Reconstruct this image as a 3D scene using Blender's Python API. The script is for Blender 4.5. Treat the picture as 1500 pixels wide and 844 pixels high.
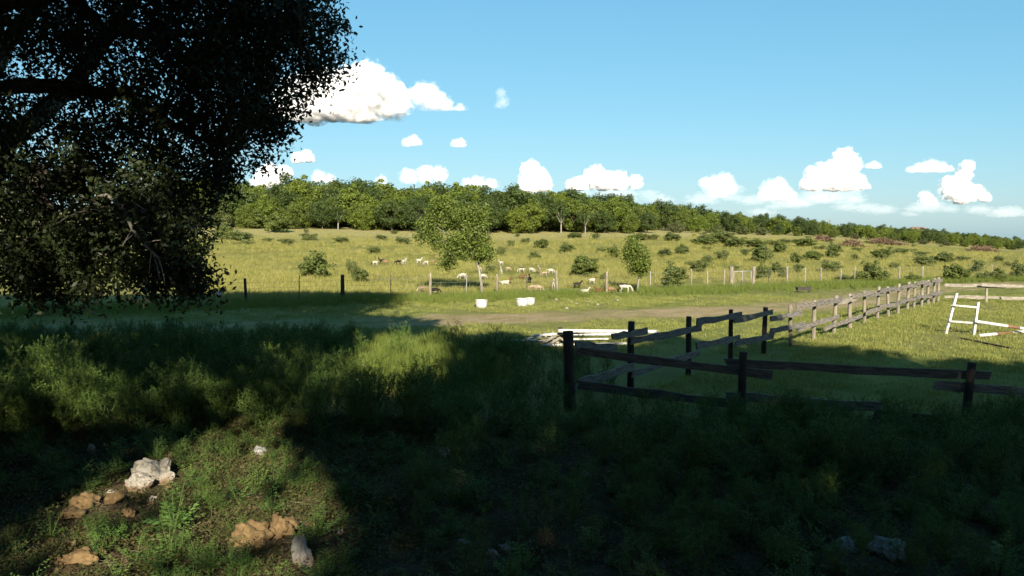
import bpy, bmesh, math, random
import numpy as np
from mathutils import Vector, Matrix, noise as mnoise

scene = bpy.context.scene
for o in list(bpy.data.objects):
    bpy.data.objects.remove(o)
R = math.radians
rng = np.random.default_rng(7)
random.seed(7)
COL = scene.collection

# ------------------------------------------------------------------ camera
CAMH, F, HY = 3.0, 1220.0, 345.0          # camera height, focal length in photo pixels, horizon row
cam_data = bpy.data.cameras.new('camera')
cam = bpy.data.objects.new('camera', cam_data)
COL.objects.link(cam)
cam.location = (0, 0, CAMH)
cam.rotation_euler = (R(90) - math.atan(77 / F), 0, 0)
cam_data.sensor_width = 36
cam_data.lens = 36 * F / 1500
cam_data.clip_start = 0.1
cam_data.clip_end = 90000
scene.camera = cam

# ------------------------------------------------------------------ sky and sun
SUN_EL, SUN_AZ = 25.0, 6.0                # low sun behind the camera, a little to the right
world = bpy.data.worlds.new('World')
scene.world = world
world.use_nodes = True
wn = world.node_tree
wn.nodes.clear()
sky = wn.nodes.new('ShaderNodeTexSky')
sky.sky_type = 'NISHITA'
sky.sun_disc = False
sky.sun_elevation = R(SUN_EL)
sky.sun_rotation = R(180 - SUN_AZ)
sky.air_density = 1.0
sky.dust_density = 0.65
sky.ozone_density = 10.0
tint = wn.nodes.new('ShaderNodeMix')
tint.data_type = 'RGBA'
tint.blend_type = 'MULTIPLY'
tint.inputs[0].default_value = 1.0
tint.inputs[7].default_value = (1.13, 1.55, 1.67, 1)
bg = wn.nodes.new('ShaderNodeBackground')
bg.inputs[1].default_value = 0.0765
wo = wn.nodes.new('ShaderNodeOutputWorld')
sep = wn.nodes.new('ShaderNodeSeparateColor')       # the phone's soft, pale sky: one tone curve per channel for the whole sky
com = wn.nodes.new('ShaderNodeCombineColor')
wn.links.new(sky.outputs[0], sep.inputs[0])
for i, g_ in enumerate((.85, .6, .5)):
    pw = wn.nodes.new('ShaderNodeMath'); pw.operation = 'POWER'; pw.inputs[1].default_value = g_
    wn.links.new(sep.outputs[i], pw.inputs[0]); wn.links.new(pw.outputs[0], com.inputs[i])
wn.links.new(com.outputs[0], tint.inputs[6])
wn.links.new(tint.outputs[2], bg.inputs[0])
wn.links.new(bg.outputs[0], wo.inputs[0])

S = Vector((math.sin(R(SUN_AZ)) * math.cos(R(SUN_EL)), -math.cos(R(SUN_AZ)) * math.cos(R(SUN_EL)), math.sin(R(SUN_EL))))
sd = bpy.data.lights.new('sun', 'SUN')
sd.energy = 5.0
sd.angle = R(0.53)
sd.color = (1.0, 0.90, 0.74)
so = bpy.data.objects.new('sun', sd)
COL.objects.link(so)
so.rotation_euler = S.to_track_quat('Z', 'Y').to_euler()
so.location = (5, -40, 30)

vs = scene.view_settings
vs.view_transform = 'Standard'
vs.look = 'None'
vs.exposure = 1.45
vs.gamma = 1
vs.use_curve_mapping = False
scene.cycles.max_bounces = 9
scene.cycles.volume_bounces = 8
scene.cycles.volume_step_rate = 0.35
scene.cycles.glossy_bounces = 2
scene.cycles.transmission_bounces = 4
scene.cycles.diffuse_bounces = 2
scene.cycles.transparent_max_bounces = 24

# ------------------------------------------------------------------ helpers
def tag(o, label=None, cat=None, group=None, kind=None):
    if label: o['label'] = label
    if cat: o['category'] = cat
    if group: o['group'] = group
    if kind: o['kind'] = kind
    return o

def empty(name, loc=(0, 0, 0), rz=0.0, scale=1.0):
    o = bpy.data.objects.new(name, None)
    COL.objects.link(o)
    o.location = loc
    o.rotation_euler = (0, 0, rz)
    o.scale = (scale,) * 3 if not hasattr(scale, '__len__') else scale
    o.empty_display_size = 0.1
    return o

class MB:
    """collects numpy geometry; faces kept as quads and tris with a material slot"""
    def __init__(s):
        s.v = []; s.q = []; s.t = []; s.qm = []; s.tm = []; s.var = []; s.n = 0
    def add(s, v, q=None, t=None, mat=0, var=0.5):
        v = np.asarray(v, float).reshape(-1, 3)
        s.v.append(v)
        s.var.append(np.broadcast_to(np.asarray(var, float), (len(v),)).copy())
        if q is not None and len(q):
            q = np.asarray(q, int).reshape(-1, 4) + s.n
            s.q.append(q); s.qm.append(np.full(len(q), mat))
        if t is not None and len(t):
            t = np.asarray(t, int).reshape(-1, 3) + s.n
            s.t.append(t); s.tm.append(np.full(len(t), mat))
        s.n += len(v)
    def mesh(s, name, mats, smooth=False):
        v = np.concatenate(s.v) if s.v else np.zeros((0, 3))
        q = np.concatenate(s.q) if s.q else np.zeros((0, 4), int)
        t = np.concatenate(s.t) if s.t else np.zeros((0, 3), int)
        qm = np.concatenate(s.qm) if s.qm else np.zeros(0, int)
        tm = np.concatenate(s.tm) if s.tm else np.zeros(0, int)
        me = bpy.data.meshes.new(name)
        me.vertices.add(len(v))
        me.vertices.foreach_set('co', v.astype(np.float32).ravel())
        nl = len(q) * 4 + len(t) * 3
        me.loops.add(nl)
        me.loops.foreach_set('vertex_index', np.concatenate([q.ravel(), t.ravel()]).astype(np.int32))
        me.polygons.add(len(q) + len(t))
        ls = np.concatenate([np.arange(len(q)) * 4, len(q) * 4 + np.arange(len(t)) * 3]).astype(np.int32)
        me.polygons.foreach_set('loop_start', ls)
        me.polygons.foreach_set('material_index', np.concatenate([qm, tm]).astype(np.int32))
        me.polygons.foreach_set('use_smooth', np.full(len(q) + len(t), smooth, dtype=bool))
        for m in (mats if isinstance(mats, (list, tuple)) else [mats]):
            me.materials.append(m)
        a = me.attributes.new('var', 'FLOAT', 'POINT')
        a.data.foreach_set('value', np.concatenate(s.var).astype(np.float32) if s.var else np.zeros(0, np.float32))
        me.update(calc_edges=True)
        me.validate()
        return me
    def build(s, name, mats, parent=None, smooth=False):
        o = bpy.data.objects.new(name, s.mesh(name, mats, smooth))
        COL.objects.link(o)
        o.parent = parent
        return o

def put(name, me, parent=None, loc=(0, 0, 0), rz=0.0, scale=1.0):
    o = bpy.data.objects.new(name, me)
    COL.objects.link(o)
    o.parent = parent
    o.location = loc
    o.rotation_euler = (0, 0, rz)
    o.scale = (scale,) * 3 if not hasattr(scale, '__len__') else scale
    return o

def unit(a):
    return a / np.maximum(np.linalg.norm(a, axis=-1, keepdims=True), 1e-9)

def leaves(mb, c, size, n=None, aspect=0.5, mat=0, var=None, spread=0.7, g=rng):
    """rhombus leaves at centres c; n = preferred normals"""
    c = np.asarray(c, float).reshape(-1, 3); N = len(c)
    if N == 0: return
    r = unit(g.normal(size=(N, 3)))
    nn = r if n is None else unit(np.asarray(n) + r * spread)
    a = unit(np.cross(nn, unit(g.normal(size=(N, 3)))))
    b = np.cross(nn, a)
    sz = np.broadcast_to(np.asarray(size, float), (N,))[:, None] * g.uniform(.65, 1.35, (N, 1))
    v = np.stack([c - a * sz, c + b * sz * aspect, c + a * sz, c - b * sz * aspect], 1)
    va = g.random(N) if var is None else np.broadcast_to(var, (N,))
    mb.add(v.reshape(-1, 3), q=np.arange(N * 4).reshape(N, 4), mat=mat, var=np.repeat(va, 4))

def tube(mb, pts, rad, sides=6, mat=0, var=0.5, cap=True, wob=0.0):
    pts = np.asarray(pts, float); n = len(pts)
    rad = np.broadcast_to(np.asarray(rad, float), (n,))
    d = np.gradient(pts, axis=0)
    d = unit(d)
    ref = np.array([0.0, 0, 1.0])
    if abs(d[0] @ ref) > .9: ref = np.array([1.0, 0, 0])
    vs_ = []
    for i in range(n):
        a = np.cross(d[i], ref); a /= np.linalg.norm(a) + 1e-9
        b = np.cross(d[i], a)
        ang = np.arange(sides) * 2 * math.pi / sides
        rr = rad[i] * (1 + wob * rng.uniform(-1, 1, sides))
        vs_.append(pts[i] + np.cos(ang)[:, None] * a * rr[:, None] + np.sin(ang)[:, None] * b * rr[:, None])
    v = np.concatenate(vs_)
    q = []
    for i in range(n - 1):
        for k in range(sides):
            k2 = (k + 1) % sides
            q.append((i * sides + k, i * sides + k2, (i + 1) * sides + k2, (i + 1) * sides + k))
    t = []
    if cap:
        v = np.concatenate([v, pts[:1], pts[-1:]])
        c0, c1 = n * sides, n * sides + 1
        for k in range(sides):
            k2 = (k + 1) % sides
            t.append((c0, k2, k)); t.append((c1, (n - 1) * sides + k, (n - 1) * sides + k2))
    mb.add(v, q=q, t=t, mat=mat, var=var)

def plank(mb, p0, p1, h, th, normal, mat=0, var=0.5, rough=0.018, segs=6):
    """board from p0 to p1 (centre line), h tall, th thick, with slightly uneven edges"""
    p0 = np.array(p0, float); p1 = np.array(p1, float)
    d = unit(p1 - p0); nrm = np.array(normal, float); nrm = unit(nrm - d * (nrm @ d))
    up = np.cross(nrm, d); up = up if up[2] > 0 else -up
    vs_ = []
    for i in range(segs + 1):
        f = i / segs
        c = p0 + (p1 - p0) * f + up * rng.normal() * rough * .6
        hh = h / 2 + rng.normal() * rough * .5
        tt = th / 2
        sk = d * (rng.normal() * .02 if i in (0, segs) else 0)
        vs_ += [c + up * hh + nrm * tt + sk, c + up * hh - nrm * tt + sk, c - up * hh - nrm * tt - sk, c - up * hh + nrm * tt - sk]
    q = []
    for i in range(segs):
        for k in range(4):
            k2 = (k + 1) % 4
            q.append((i * 4 + k, i * 4 + k2, i * 4 + 4 + k2, i * 4 + 4 + k))
    q += [(3, 2, 1, 0), (segs * 4, segs * 4 + 1, segs * 4 + 2, segs * 4 + 3)]
    mb.add(vs_, q=q, mat=mat, var=var)

def inpoly(x, y, poly):
    x = np.asarray(x); y = np.asarray(y); r = np.zeros(x.shape, bool)
    n = len(poly); j = n - 1
    for i in range(n):
        xi, yi = poly[i]; xj, yj = poly[j]
        with np.errstate(divide='ignore', invalid='ignore'):
            c = ((yi > y) != (yj > y)) & (x < (xj - xi) * (y - yi) / (yj - yi + 1e-12) + xi)
        r ^= c; j = i
    return r

# ------------------------------------------------------------------ terrain
_u = np.array([-1.2, -.35, -.2, 0, .2, .37, .49, .6, .9])
_D = np.array([130, 130, 138, 145, 165, 210, 260, 300, 330.])
_Y = np.array([335, 335, 338, 343, 341, 347, 358, 367, 372.])
_S = np.array([.055, .055, .055, .05, .022, .008, .012, .010, .01])
def H(x, y):
    x = np.asarray(x, float); y = np.asarray(y, float)
    u = np.clip(x / np.maximum(y, 1.0), -1.2, .9)
    Dc = np.interp(u, _u, _D); Yc = np.interp(u, _u, _Y); sl = np.interp(u, _u, _S)
    zc = CAMH - (Yc - HY) / F * Dc
    t = np.clip((y - 48) / (Dc - 48), 0, 1)
    z = zc * t ** 1.35
    z = z + sl * np.clip(y - Dc, 0, 110) - .006 * np.clip(y - Dc - 170, 0, 6000)
    amp = np.clip((np.hypot(x, y) - 3) / 6, 0, 1)
    z = z + amp * (.030 * np.sin(x * .9 + 1.3) * np.cos(y * .7) + .02 * np.sin(x * 2.3 + y * 1.7) + .012 * np.sin(x * 5.1 - y * 4.3))
    z = z + .10 * np.sin(x * .11 + 2) * np.sin(y * .13) * np.clip((y - 45) / 30, 0, 1)
    near = np.clip((11 - y) / 2, 0, 1) * np.clip((y - 3) / 2, 0, 1)
    z = z + near * (.025 * np.sin(x * 7.3 + y * 3.1) + .02 * np.sin(x * 11 - y * 9.7) + .03 * np.sin(x * 3.3 + 1) * np.sin(y * 4.1))
    return z

def gpx(px, py):
    """flat-ground point seen at a photo pixel"""
    d = CAMH * F / (py - HY)
    return ((px - 750) / F * d, d)

_ds = np.concatenate([np.arange(6, 60, .05), np.arange(60, 420, .25)])
def ground_at(px, py):
    u = (px - 750) / F
    z = H(u * _ds, _ds)
    ray = CAMH - (py - HY) / F * _ds
    i = np.argmax(z >= ray)
    if z[i] < ray[i]: i = len(_ds) - 1
    return u * _ds[i], float(_ds[i]), float(z[i])

# ------------------------------------------------------------------ materials
def newmat(name):
    m = bpy.data.materials.new(name); m.use_nodes = True
    nt = m.node_tree
    return m, nt, nt.nodes['Principled BSDF'], nt.nodes['Material Output']

def N(nt, t, **k):
    n = nt.nodes.new(t)
    for a, b in k.items(): setattr(n, a, b)
    return n

def mixc(nt, fac, a, b, blend='MIX'):
    n = N(nt, 'ShaderNodeMix', data_type='RGBA', blend_type=blend)
    for sock, val in ((n.inputs[0], fac), (n.inputs[6], a), (n.inputs[7], b)):
        if hasattr(val, 'is_output') or hasattr(val, 'links'): nt.links.new(val, sock)
        elif isinstance(val, (int, float)): sock.default_value = val
        else: sock.default_value = (*val, 1)
    return n.outputs[2]

def noise_fac(nt, scale, detail=4, rough=.6, lo=.35, hi=.65, coord=None, dist=0.0):
    n = N(nt, 'ShaderNodeTexNoise')
    n.inputs['Scale'].default_value = scale; n.inputs['Detail'].default_value = detail
    n.inputs['Roughness'].default_value = rough; n.inputs['Distortion'].default_value = dist
    if coord is None:
        coord = N(nt, 'ShaderNodeTexCoord').outputs['Object']
    nt.links.new(coord, n.inputs['Vector'])
    r = N(nt, 'ShaderNodeMapRange'); r.clamp = True
    r.inputs[1].default_value = lo; r.inputs[2].default_value = hi
    nt.links.new(n.outputs['Fac'], r.inputs[0])
    return r.outputs[0]

def attr(nt, name):
    return N(nt, 'ShaderNodeAttribute', attribute_name=name).outputs['Fac']

KA = .66      # reflectance scale of soil, wood and leaves against the exposure
def sc(c, k=None): return tuple(v * (KA if k is None else k) for v in c)
def leafmat(name, a, b, c=None, trans=.25, rough=.55, rnd=.35, spec=.25):
    """leaf colours a..b by leaf, c by plant"""
    m, nt, p, out = newmat(name)
    a, b = sc(a), sc(b); c = sc(c) if c is not None else None
    col = mixc(nt, attr(nt, 'var'), a, b)
    if c is not None:
        oi = N(nt, 'ShaderNodeObjectInfo')
        mul = N(nt, 'ShaderNodeMath', operation='MULTIPLY'); mul.inputs[1].default_value = rnd * 2
        nt.links.new(oi.outputs['Random'], mul.inputs[0])
        col = mixc(nt, mul.outputs[0], col, c)
    nt.links.new(col, p.inputs['Base Color'])
    p.inputs['Roughness'].default_value = rough
    p.inputs['Specular IOR Level'].default_value = spec
    if trans:
        tr = N(nt, 'ShaderNodeBsdfTranslucent')
        nt.links.new(mixc(nt, 1.0, col, (1.0, 1.05, .55), 'MULTIPLY'), tr.inputs[0])
        ms = N(nt, 'ShaderNodeMixShader'); ms.inputs[0].default_value = trans
        nt.links.new(p.outputs[0], ms.inputs[1]); nt.links.new(tr.outputs[0], ms.inputs[2])
        nt.links.new(ms.outputs[0], out.inputs[0])
    return m

def plainmat(name, a, b, scale=8, rough=.8, bump=.3, stretch=None, lo=.35, hi=.65, spec=.2, obj_rand=None):
    m, nt, p, out = newmat(name)
    k = .85 if max(b) > .42 else KA
    a, b = sc(a, k), sc(b, k)
    tc = N(nt, 'ShaderNodeTexCoord').outputs['Object']
    if stretch:
        mp = N(nt, 'ShaderNodeMapping'); mp.inputs['Scale'].default_value = stretch
        nt.links.new(tc, mp.inputs[0]); tc = mp.outputs[0]
    f = noise_fac(nt, scale, 6, .65, lo, hi, tc)
    col = mixc(nt, f, a, b)
    if obj_rand:
        oi = N(nt, 'ShaderNodeObjectInfo')
        col = mixc(nt, oi.outputs['Random'], col, mixc(nt, 1.0, col, obj_rand, 'MULTIPLY'))
    nt.links.new(col, p.inputs['Base Color'])
    p.inputs['Roughness'].default_value = rough
    p.inputs['Specular IOR Level'].default_value = spec
    if bump:
        bn = N(nt, 'ShaderNodeBump'); bn.inputs['Strength'].default_value = bump; bn.inputs['Distance'].default_value = .02
        nt.links.new(noise_fac(nt, scale * 2.5, 6, .7, 0, 1, tc), bn.inputs['Height'])
        nt.links.new(bn.outputs[0], p.inputs['Normal'])
    return m

M = {}
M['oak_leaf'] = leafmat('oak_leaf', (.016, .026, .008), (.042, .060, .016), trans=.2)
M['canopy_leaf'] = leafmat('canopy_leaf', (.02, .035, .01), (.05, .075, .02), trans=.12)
M['bark'] = plainmat('bark', (.05, .042, .034), (.12, .10, .08), 6, .9, .6, (1, 1, .25))
M['pale_bark'] = plainmat('pale_bark', (.20, .18, .145), (.38, .35, .29), 6, .9, .4, (1, 1, .3))
M['juniper_leaf'] = leafmat('juniper_leaf', (.058, .088, .010), (.175, .225, .024), (.085, .11, .020), trans=.15)
M['forest_oak_leaf'] = leafmat('forest_oak_leaf', (.030, .052, .010), (.090, .130, .022), (.05, .08, .018), trans=.15)
M['elm_leaf'] = leafmat('elm_leaf', (.066, .110, .012), (.18, .25, .030), (.15, .18, .02), trans=.2)
M['grey_leaf'] = leafmat('grey_leaf', (.050, .070, .020), (.13, .155, .04), (.10, .10, .045), trans=.15)
M['bush_leaf'] = leafmat('bush_leaf', (.095, .130, .026), (.205, .255, .052), (.15, .18, .06), trans=.35)
M['mesquite_leaf'] = leafmat('mesquite_leaf', (.10, .14, .04), (.22, .26, .075), (.20, .22, .07), trans=.35)
M['young_leaf'] = leafmat('young_leaf', (.075, .110, .018), (.20, .26, .042), trans=.3)
M['weed_leaf'] = leafmat('weed_leaf', (.046, .105, .018), (.120, .225, .038), (.11, .17, .022), trans=.22, spec=.1)
M['weed_stem'] = plainmat('weed_stem', (.045, .080, .018), (.10, .14, .036), 20, .8, 0)
M['weed_flower'] = plainmat('weed_flower', (.16, .21, .05), (.27, .31, .10), 30, .8, 0)
M['dry_stem'] = plainmat('dry_stem', (.20, .15, .085), (.36, .29, .18), 20, .9, 0)
M['herb_leaf'] = leafmat('herb_leaf', (.060, .130, .028), (.150, .265, .058), (.12, .16, .038), trans=.22, spec=.12)
M['cover_leaf'] = leafmat('cover_leaf', (.045, .060, .016), (.11, .115, .035), (.10, .070, .035), trans=.15, rnd=.5, spec=.1)
M['grass_tall'] = leafmat('grass_tall', (.11, .17, .026), (.23, .29, .050), (.20, .23, .045), trans=.3)
M['grass_field'] = leafmat('grass_field', (.18, .21, .036), (.37, .36, .09), (.38, .34, .11), trans=.28, rnd=.5)
M['grass_lawn'] = leafmat('grass_lawn', (.175, .23, .038), (.32, .35, .075), (.35, .32, .10), trans=.25, rnd=.4)
M['wood_grey'] = plainmat('wood_grey', (.07, .066, .062), (.29, .27, .24), 6, .85, .6, (7, 7, .7), obj_rand=(1.25, 1.18, 1.1))
M['wood_post'] = plainmat('wood_post', (.10, .085, .065), (.26, .225, .175), 5, .9, .6, (3, 3, .5), obj_rand=(1.3, 1.25, 1.2))
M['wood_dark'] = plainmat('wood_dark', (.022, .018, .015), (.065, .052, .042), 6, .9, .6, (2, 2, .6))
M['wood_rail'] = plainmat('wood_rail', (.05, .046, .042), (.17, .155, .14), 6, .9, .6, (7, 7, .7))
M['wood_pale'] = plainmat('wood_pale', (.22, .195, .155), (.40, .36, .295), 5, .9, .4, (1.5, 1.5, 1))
M['wood_cedar'] = plainmat('wood_cedar', (.16, .135, .10), (.36, .315, .24), 5, .9, .6, (3, 3, .5))
M['white_paint'] = plainmat('white_paint', (.30, .275, .23), (.56, .55, .51), 9, .6, .3, lo=.36, hi=.5)
M['brown_paint'] = plainmat('brown_paint', (.16, .080, .045), (.27, .15, .09), 9, .7, .2)
M['steel_dark'] = plainmat('steel_dark', (.03, .035, .03), (.075, .075, .065), 12, .6, .1)
M['wire'] = plainmat('wire', (.20, .19, .17), (.32, .30, .27), 12, .5, 0)
M['galv'] = plainmat('galv', (.26, .26, .245), (.42, .42, .39), 12, .5, .1)
M['tub'] = plainmat('tub', (.22, .21, .175), (.50, .49, .46), 6, .6, .2, lo=.34, hi=.52)
M['trough'] = plainmat('trough', (.035, .03, .028), (.08, .07, .06), 5, .8, .2)
M['limestone'] = plainmat('limestone', (.14, .115, .08), (.40, .37, .31), 11, .9, 1.0, lo=.34, hi=.50)
M['grey_rock'] = plainmat('grey_rock', (.16, .16, .15), (.36, .355, .335), 7, .9, .8, lo=.3, hi=.6)
def stain(mat, col):
    nt = mat.node_tree; p = nt.nodes['Principled BSDF']; l = p.inputs['Base Color'].links[0]; src = l.from_socket
    tc = N(nt, 'ShaderNodeTexCoord'); sp = N(nt, 'ShaderNodeSeparateXYZ'); nt.links.new(tc.outputs['Generated'], sp.inputs[0])
    ns = noise_fac(nt, 5, 5, .65, 0, 1, tc.outputs['Generated'])
    ma = N(nt, 'ShaderNodeMath', operation='MULTIPLY_ADD'); nt.links.new(ns, ma.inputs[0]); ma.inputs[1].default_value = .9; nt.links.new(sp.outputs[2], ma.inputs[2])
    r = N(nt, 'ShaderNodeMapRange'); r.inputs[1].default_value = 1.02; r.inputs[2].default_value = .72
    nt.links.new(ma.outputs[0], r.inputs[0])
    nt.links.new(mixc(nt, r.outputs[0], src, col), p.inputs['Base Color'])
stain(M['limestone'], (.14, .095, .052)); stain(M['grey_rock'], (.13, .11, .085))
M['clay'] = plainmat('clay', (.12, .078, .034), (.26, .175, .080), 9, .95, .9)
M['brush'] = plainmat('brush', (.11, .068, .042), (.23, .155, .10), 4, .95, .4)
M['roof_red'] = plainmat('roof_red', (.20, .12, .10), (.28, .18, .15), 3, .8, .1)
M['house_wall'] = plainmat('house_wall', (.55, .52, .46), (.65, .62, .56), 3, .8, .1)
M['glass'] = plainmat('glass', (.03, .035, .04), (.05, .055, .06), 3, .15, 0, spec=.6)

# ground: soil, mown grass, pasture and straw by zone attributes
def groundmat(name, track=False):
    m, nt, p, out = newmat(name)
    geo = N(nt, 'ShaderNodeNewGeometry').outputs['Position']
    big = noise_fac(nt, .09, 5, .6, .38, .64, geo, .6)
    mid = noise_fac(nt, .55, 5, .65, .36, .66, geo, .4)
    fine = noise_fac(nt, 7, 6, .75, .3, .7, geo)
    vfine = noise_fac(nt, 38, 5, .75, .3, .7, geo)
    lawn = mixc(nt, mid, (.185, .225, .042), (.295, .305, .078))
    lawn = mixc(nt, mixv(nt, big, .55), lawn, (.29, .25, .105))
    past = mixc(nt, mid, (.180, .196, .034), (.285, .272, .062))
    past = mixc(nt, mixv(nt, big, .75), past, (.36, .32, .10))
    soil = mixc(nt, mid, (.055, .036, .022), (.125, .085, .052))
    past = mixc(nt, attr(nt, 'straw'), past, mixc(nt, mid, (.40, .36, .14), (.50, .44, .20)))
    col = mixc(nt, attr(nt, 'past'), lawn, past)
    rag = N(nt, 'ShaderNodeMath', operation='MULTIPLY_ADD')      # ragged soil edge
    nt.links.new(fine, rag.inputs[0]); rag.inputs[1].default_value = .5; rag.inputs[2].default_value = -.25
    ad = N(nt, 'ShaderNodeMath', operation='ADD', use_clamp=True)
    nt.links.new(attr(nt, 'soil'), ad.inputs[0]); nt.links.new(rag.outputs[0], ad.inputs[1])
    col = mixc(nt, ad.outputs[0], col, soil)
    if track:
        dirt = mixc(nt, mid, (.38, .29, .15), (.48, .375, .22))
        ad2 = N(nt, 'ShaderNodeMath', operation='ADD', use_clamp=True)
        r2 = N(nt, 'ShaderNodeMath', operation='MULTIPLY_ADD')
        mx = N(nt, 'ShaderNodeMath', operation='ADD'); nt.links.new(fine, mx.inputs[0]); nt.links.new(mid, mx.inputs[1])
        nt.links.new(mx.outputs[0], r2.inputs[0]); r2.inputs[1].default_value = .55; r2.inputs[2].default_value = -.55
        g = attr(nt, 'worn_shade')
        nt.links.new(g, ad2.inputs[0])
        gm = N(nt, 'ShaderNodeMath', operation='MULTIPLY')       # no ragged dirt where the mask is empty
        nt.links.new(r2.outputs[0], gm.inputs[0])
        ss = N(nt, 'ShaderNodeMapRange'); ss.inputs[1].default_value = 0; ss.inputs[2].default_value = .3
        nt.links.new(g, ss.inputs[0]); nt.links.new(ss.outputs[0], gm.inputs[1])
        nt.links.new(gm.outputs[0], ad2.inputs[1])
        col = mixc(nt, ad2.outputs[0], col, dirt)
    sh = mixc(nt, fine, (.78, .78, .78), (1.15, 1.15, 1.12))
    col = mixc(nt, 1.0, col, sh, 'MULTIPLY')
    sh2 = mixc(nt, vfine, sc((.8, .8, .8)), sc((1.15, 1.15, 1.15)))
    col = mixc(nt, 1.0, col, sh2, 'MULTIPLY')
    nt.links.new(col, p.inputs['Base Color'])
    p.inputs['Roughness'].default_value = .95
    p.inputs['Specular IOR Level'].default_value = .1
    bn = N(nt, 'ShaderNodeBump'); bn.inputs['Strength'].default_value = .8; bn.inputs['Distance'].default_value = .06
    nt.links.new(fine, bn.inputs['Height']); nt.links.new(bn.outputs[0], p.inputs['Normal'])
    return m
def mixv(nt, v, k):
    n = N(nt, 'ShaderNodeMath', operation='MULTIPLY'); n.inputs[1].default_value = k
    nt.links.new(v, n.inputs[0]); return n.outputs[0]

M['ground'] = groundmat('ground')
M['track'] = groundmat('track', True)

# ------------------------------------------------------------------ ground zones
FC0, FC1 = np.array([1.0, 14.1]), np.array([19.5, 37.7])       # diagonal rail fence
def fline(x): return FC0[1] + (x - FC0[0]) * (FC1[1] - FC0[1]) / (FC1[0] - FC0[0])
def wfy(x): return 35.0 + .47 * (x + 15.5)                     # wire fence line
def in_paddock(x, y):
    return (y < fline(x)) & (y > 14.1 - .13 * (x - 1)) & (y < 38.5) & (x > 1)
TRK = [(-34, 25.2), (-22, 26.0), (-14, 26.6), (-8, 27.6), (-2, 29.6), (2.5, 31.0), (6.5, 32.3), (10, 33.9), (13.5, 36.0), (16.5, 39.0), (19.5, 43), (24, 47), (33, 53)]
def trk_dist(x, y):
    x = np.asarray(x, float); y = np.asarray(y, float); best = np.full(x.shape, 1e9)
    for (ax, ay), (bx, by) in zip(TRK[:-1], TRK[1:]):
        dx, dy = bx - ax, by - ay
        t = np.clip(((x - ax) * dx + (y - ay) * dy) / (dx * dx + dy * dy), 0, 1)
        best = np.minimum(best, np.hypot(x - ax - t * dx, y - ay - t * dy))
    return best

def zones(x, y):
    past = np.clip((y - wfy(np.clip(x, -60, 60)) + 2) / 4, 0, 1) * np.clip((y - 30) / 5, 0, 1)
    soil = np.clip((12.6 - y + 1.5 * np.sin(x * .7)) / 2.5, 0, 1) * .95
    soil = np.maximum(soil, np.clip((14 - y) / 3, 0, 1) * .7)
    return past, soil

def ground_patch(xs, ys, hole=None):
    X, Y = np.meshgrid(xs, ys)
    return X, Y, H(X, Y)

def graded(lo_far, lo, hi, hi_far, step, grow=1.12):
    c = list(np.arange(lo, hi + 1e-6, step))
    s = step; v = c[-1]; up = []
    while v < hi_far: s *= grow; v += s; up.append(v)
    s = step; v = c[0]; dn = []
    while v > lo_far: s *= grow; v -= s; dn.append(v)
    return np.array(dn[::-1] + c + up)

xs = graded(-2600, -9, 10, 2600, .09, 1.045)
ys = graded(-300, 6.3, 15, 4200, .08, 1.022)
X, Y, Z = ground_patch(xs, ys)
nx, ny = len(xs), len(ys)
mb = MB()
ii = np.arange(nx * ny).reshape(ny, nx)
q = np.stack([ii[:-1, :-1], ii[:-1, 1:], ii[1:, 1:], ii[1:, :-1]], -1).reshape(-1, 4)
mb.add(np.stack([X, Y, Z], -1), q=q)
ground = mb.build('ground', M['ground'], smooth=True)
tag(ground, kind='structure')
def zone_attrs(me):
    co = np.empty(len(me.vertices) * 3, np.float32); me.vertices.foreach_get('co', co); co = co.reshape(-1, 3)
    p_, s_ = zones(co[:, 0], co[:, 1])
    uu_ = np.clip(co[:, 0] / np.maximum(co[:, 1], 1), -1.2, .9); dd_ = np.interp(uu_, _u, _D) - co[:, 1]
    st_ = np.clip((30 - dd_) / 18, 0, 1) * np.interp(uu_, [.2, .5], [.8, .35])
    for nm, a in (('past', p_), ('soil', s_), ('straw', st_)):
        at = me.attributes.new(nm, 'FLOAT', 'POINT'); at.data.foreach_set('value', a.astype(np.float32))
    return co
zone_attrs(ground.data)

# dirt track laid 4 mm over the ground, wheel wear fading into the grass, thinned to darken the shaded left end
P = np.array(TRK, float)
tt = np.linspace(0, len(P) - 1, 360)
cx = np.interp(tt, np.arange(len(P)), P[:, 0]); cy = np.interp(tt, np.arange(len(P)), P[:, 1])
for _ in range(12):
    cx[1:-1] = (cx[:-2] + cx[1:-1] * 2 + cx[2:]) / 4; cy[1:-1] = (cy[:-2] + cy[1:-1] * 2 + cy[2:]) / 4
dx, dy = np.gradient(cx), np.gradient(cy); L = np.hypot(dx, dy)
offs = np.linspace(-3.2, 3.2, 33)
TX = cx[:, None] - (dy / L)[:, None] * offs; TY = cy[:, None] + (dx / L)[:, None] * offs
TZ = H(TX, TY) + .006
ii = np.arange(TX.size).reshape(TX.shape)
q = np.stack([ii[:-1, :-1], ii[1:, :-1], ii[1:, 1:], ii[:-1, 1:]], -1).reshape(-1, 4)
mb = MB(); mb.add(np.stack([TX, TY, TZ], -1), q=q[:, ::-1])
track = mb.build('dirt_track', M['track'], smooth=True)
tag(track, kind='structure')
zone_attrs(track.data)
worn_shade = np.clip(np.exp(-((np.abs(offs) - .95) / .75) ** 2) * 1.15 + .55 * np.exp(-(offs / .8) ** 2), 0, 1.1) * np.clip((3.1 - np.abs(offs)) / .9, 0, 1)
worn_shade = np.broadcast_to(worn_shade, TX.shape) * np.clip(.9 + .3 * np.sin(np.arange(len(cx)) * .11)[:, None], .6, 1) * np.interp(TX, [-6, -1], [.3, 1])  # left end gets less pale dirt: its shade is put into the colour
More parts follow.
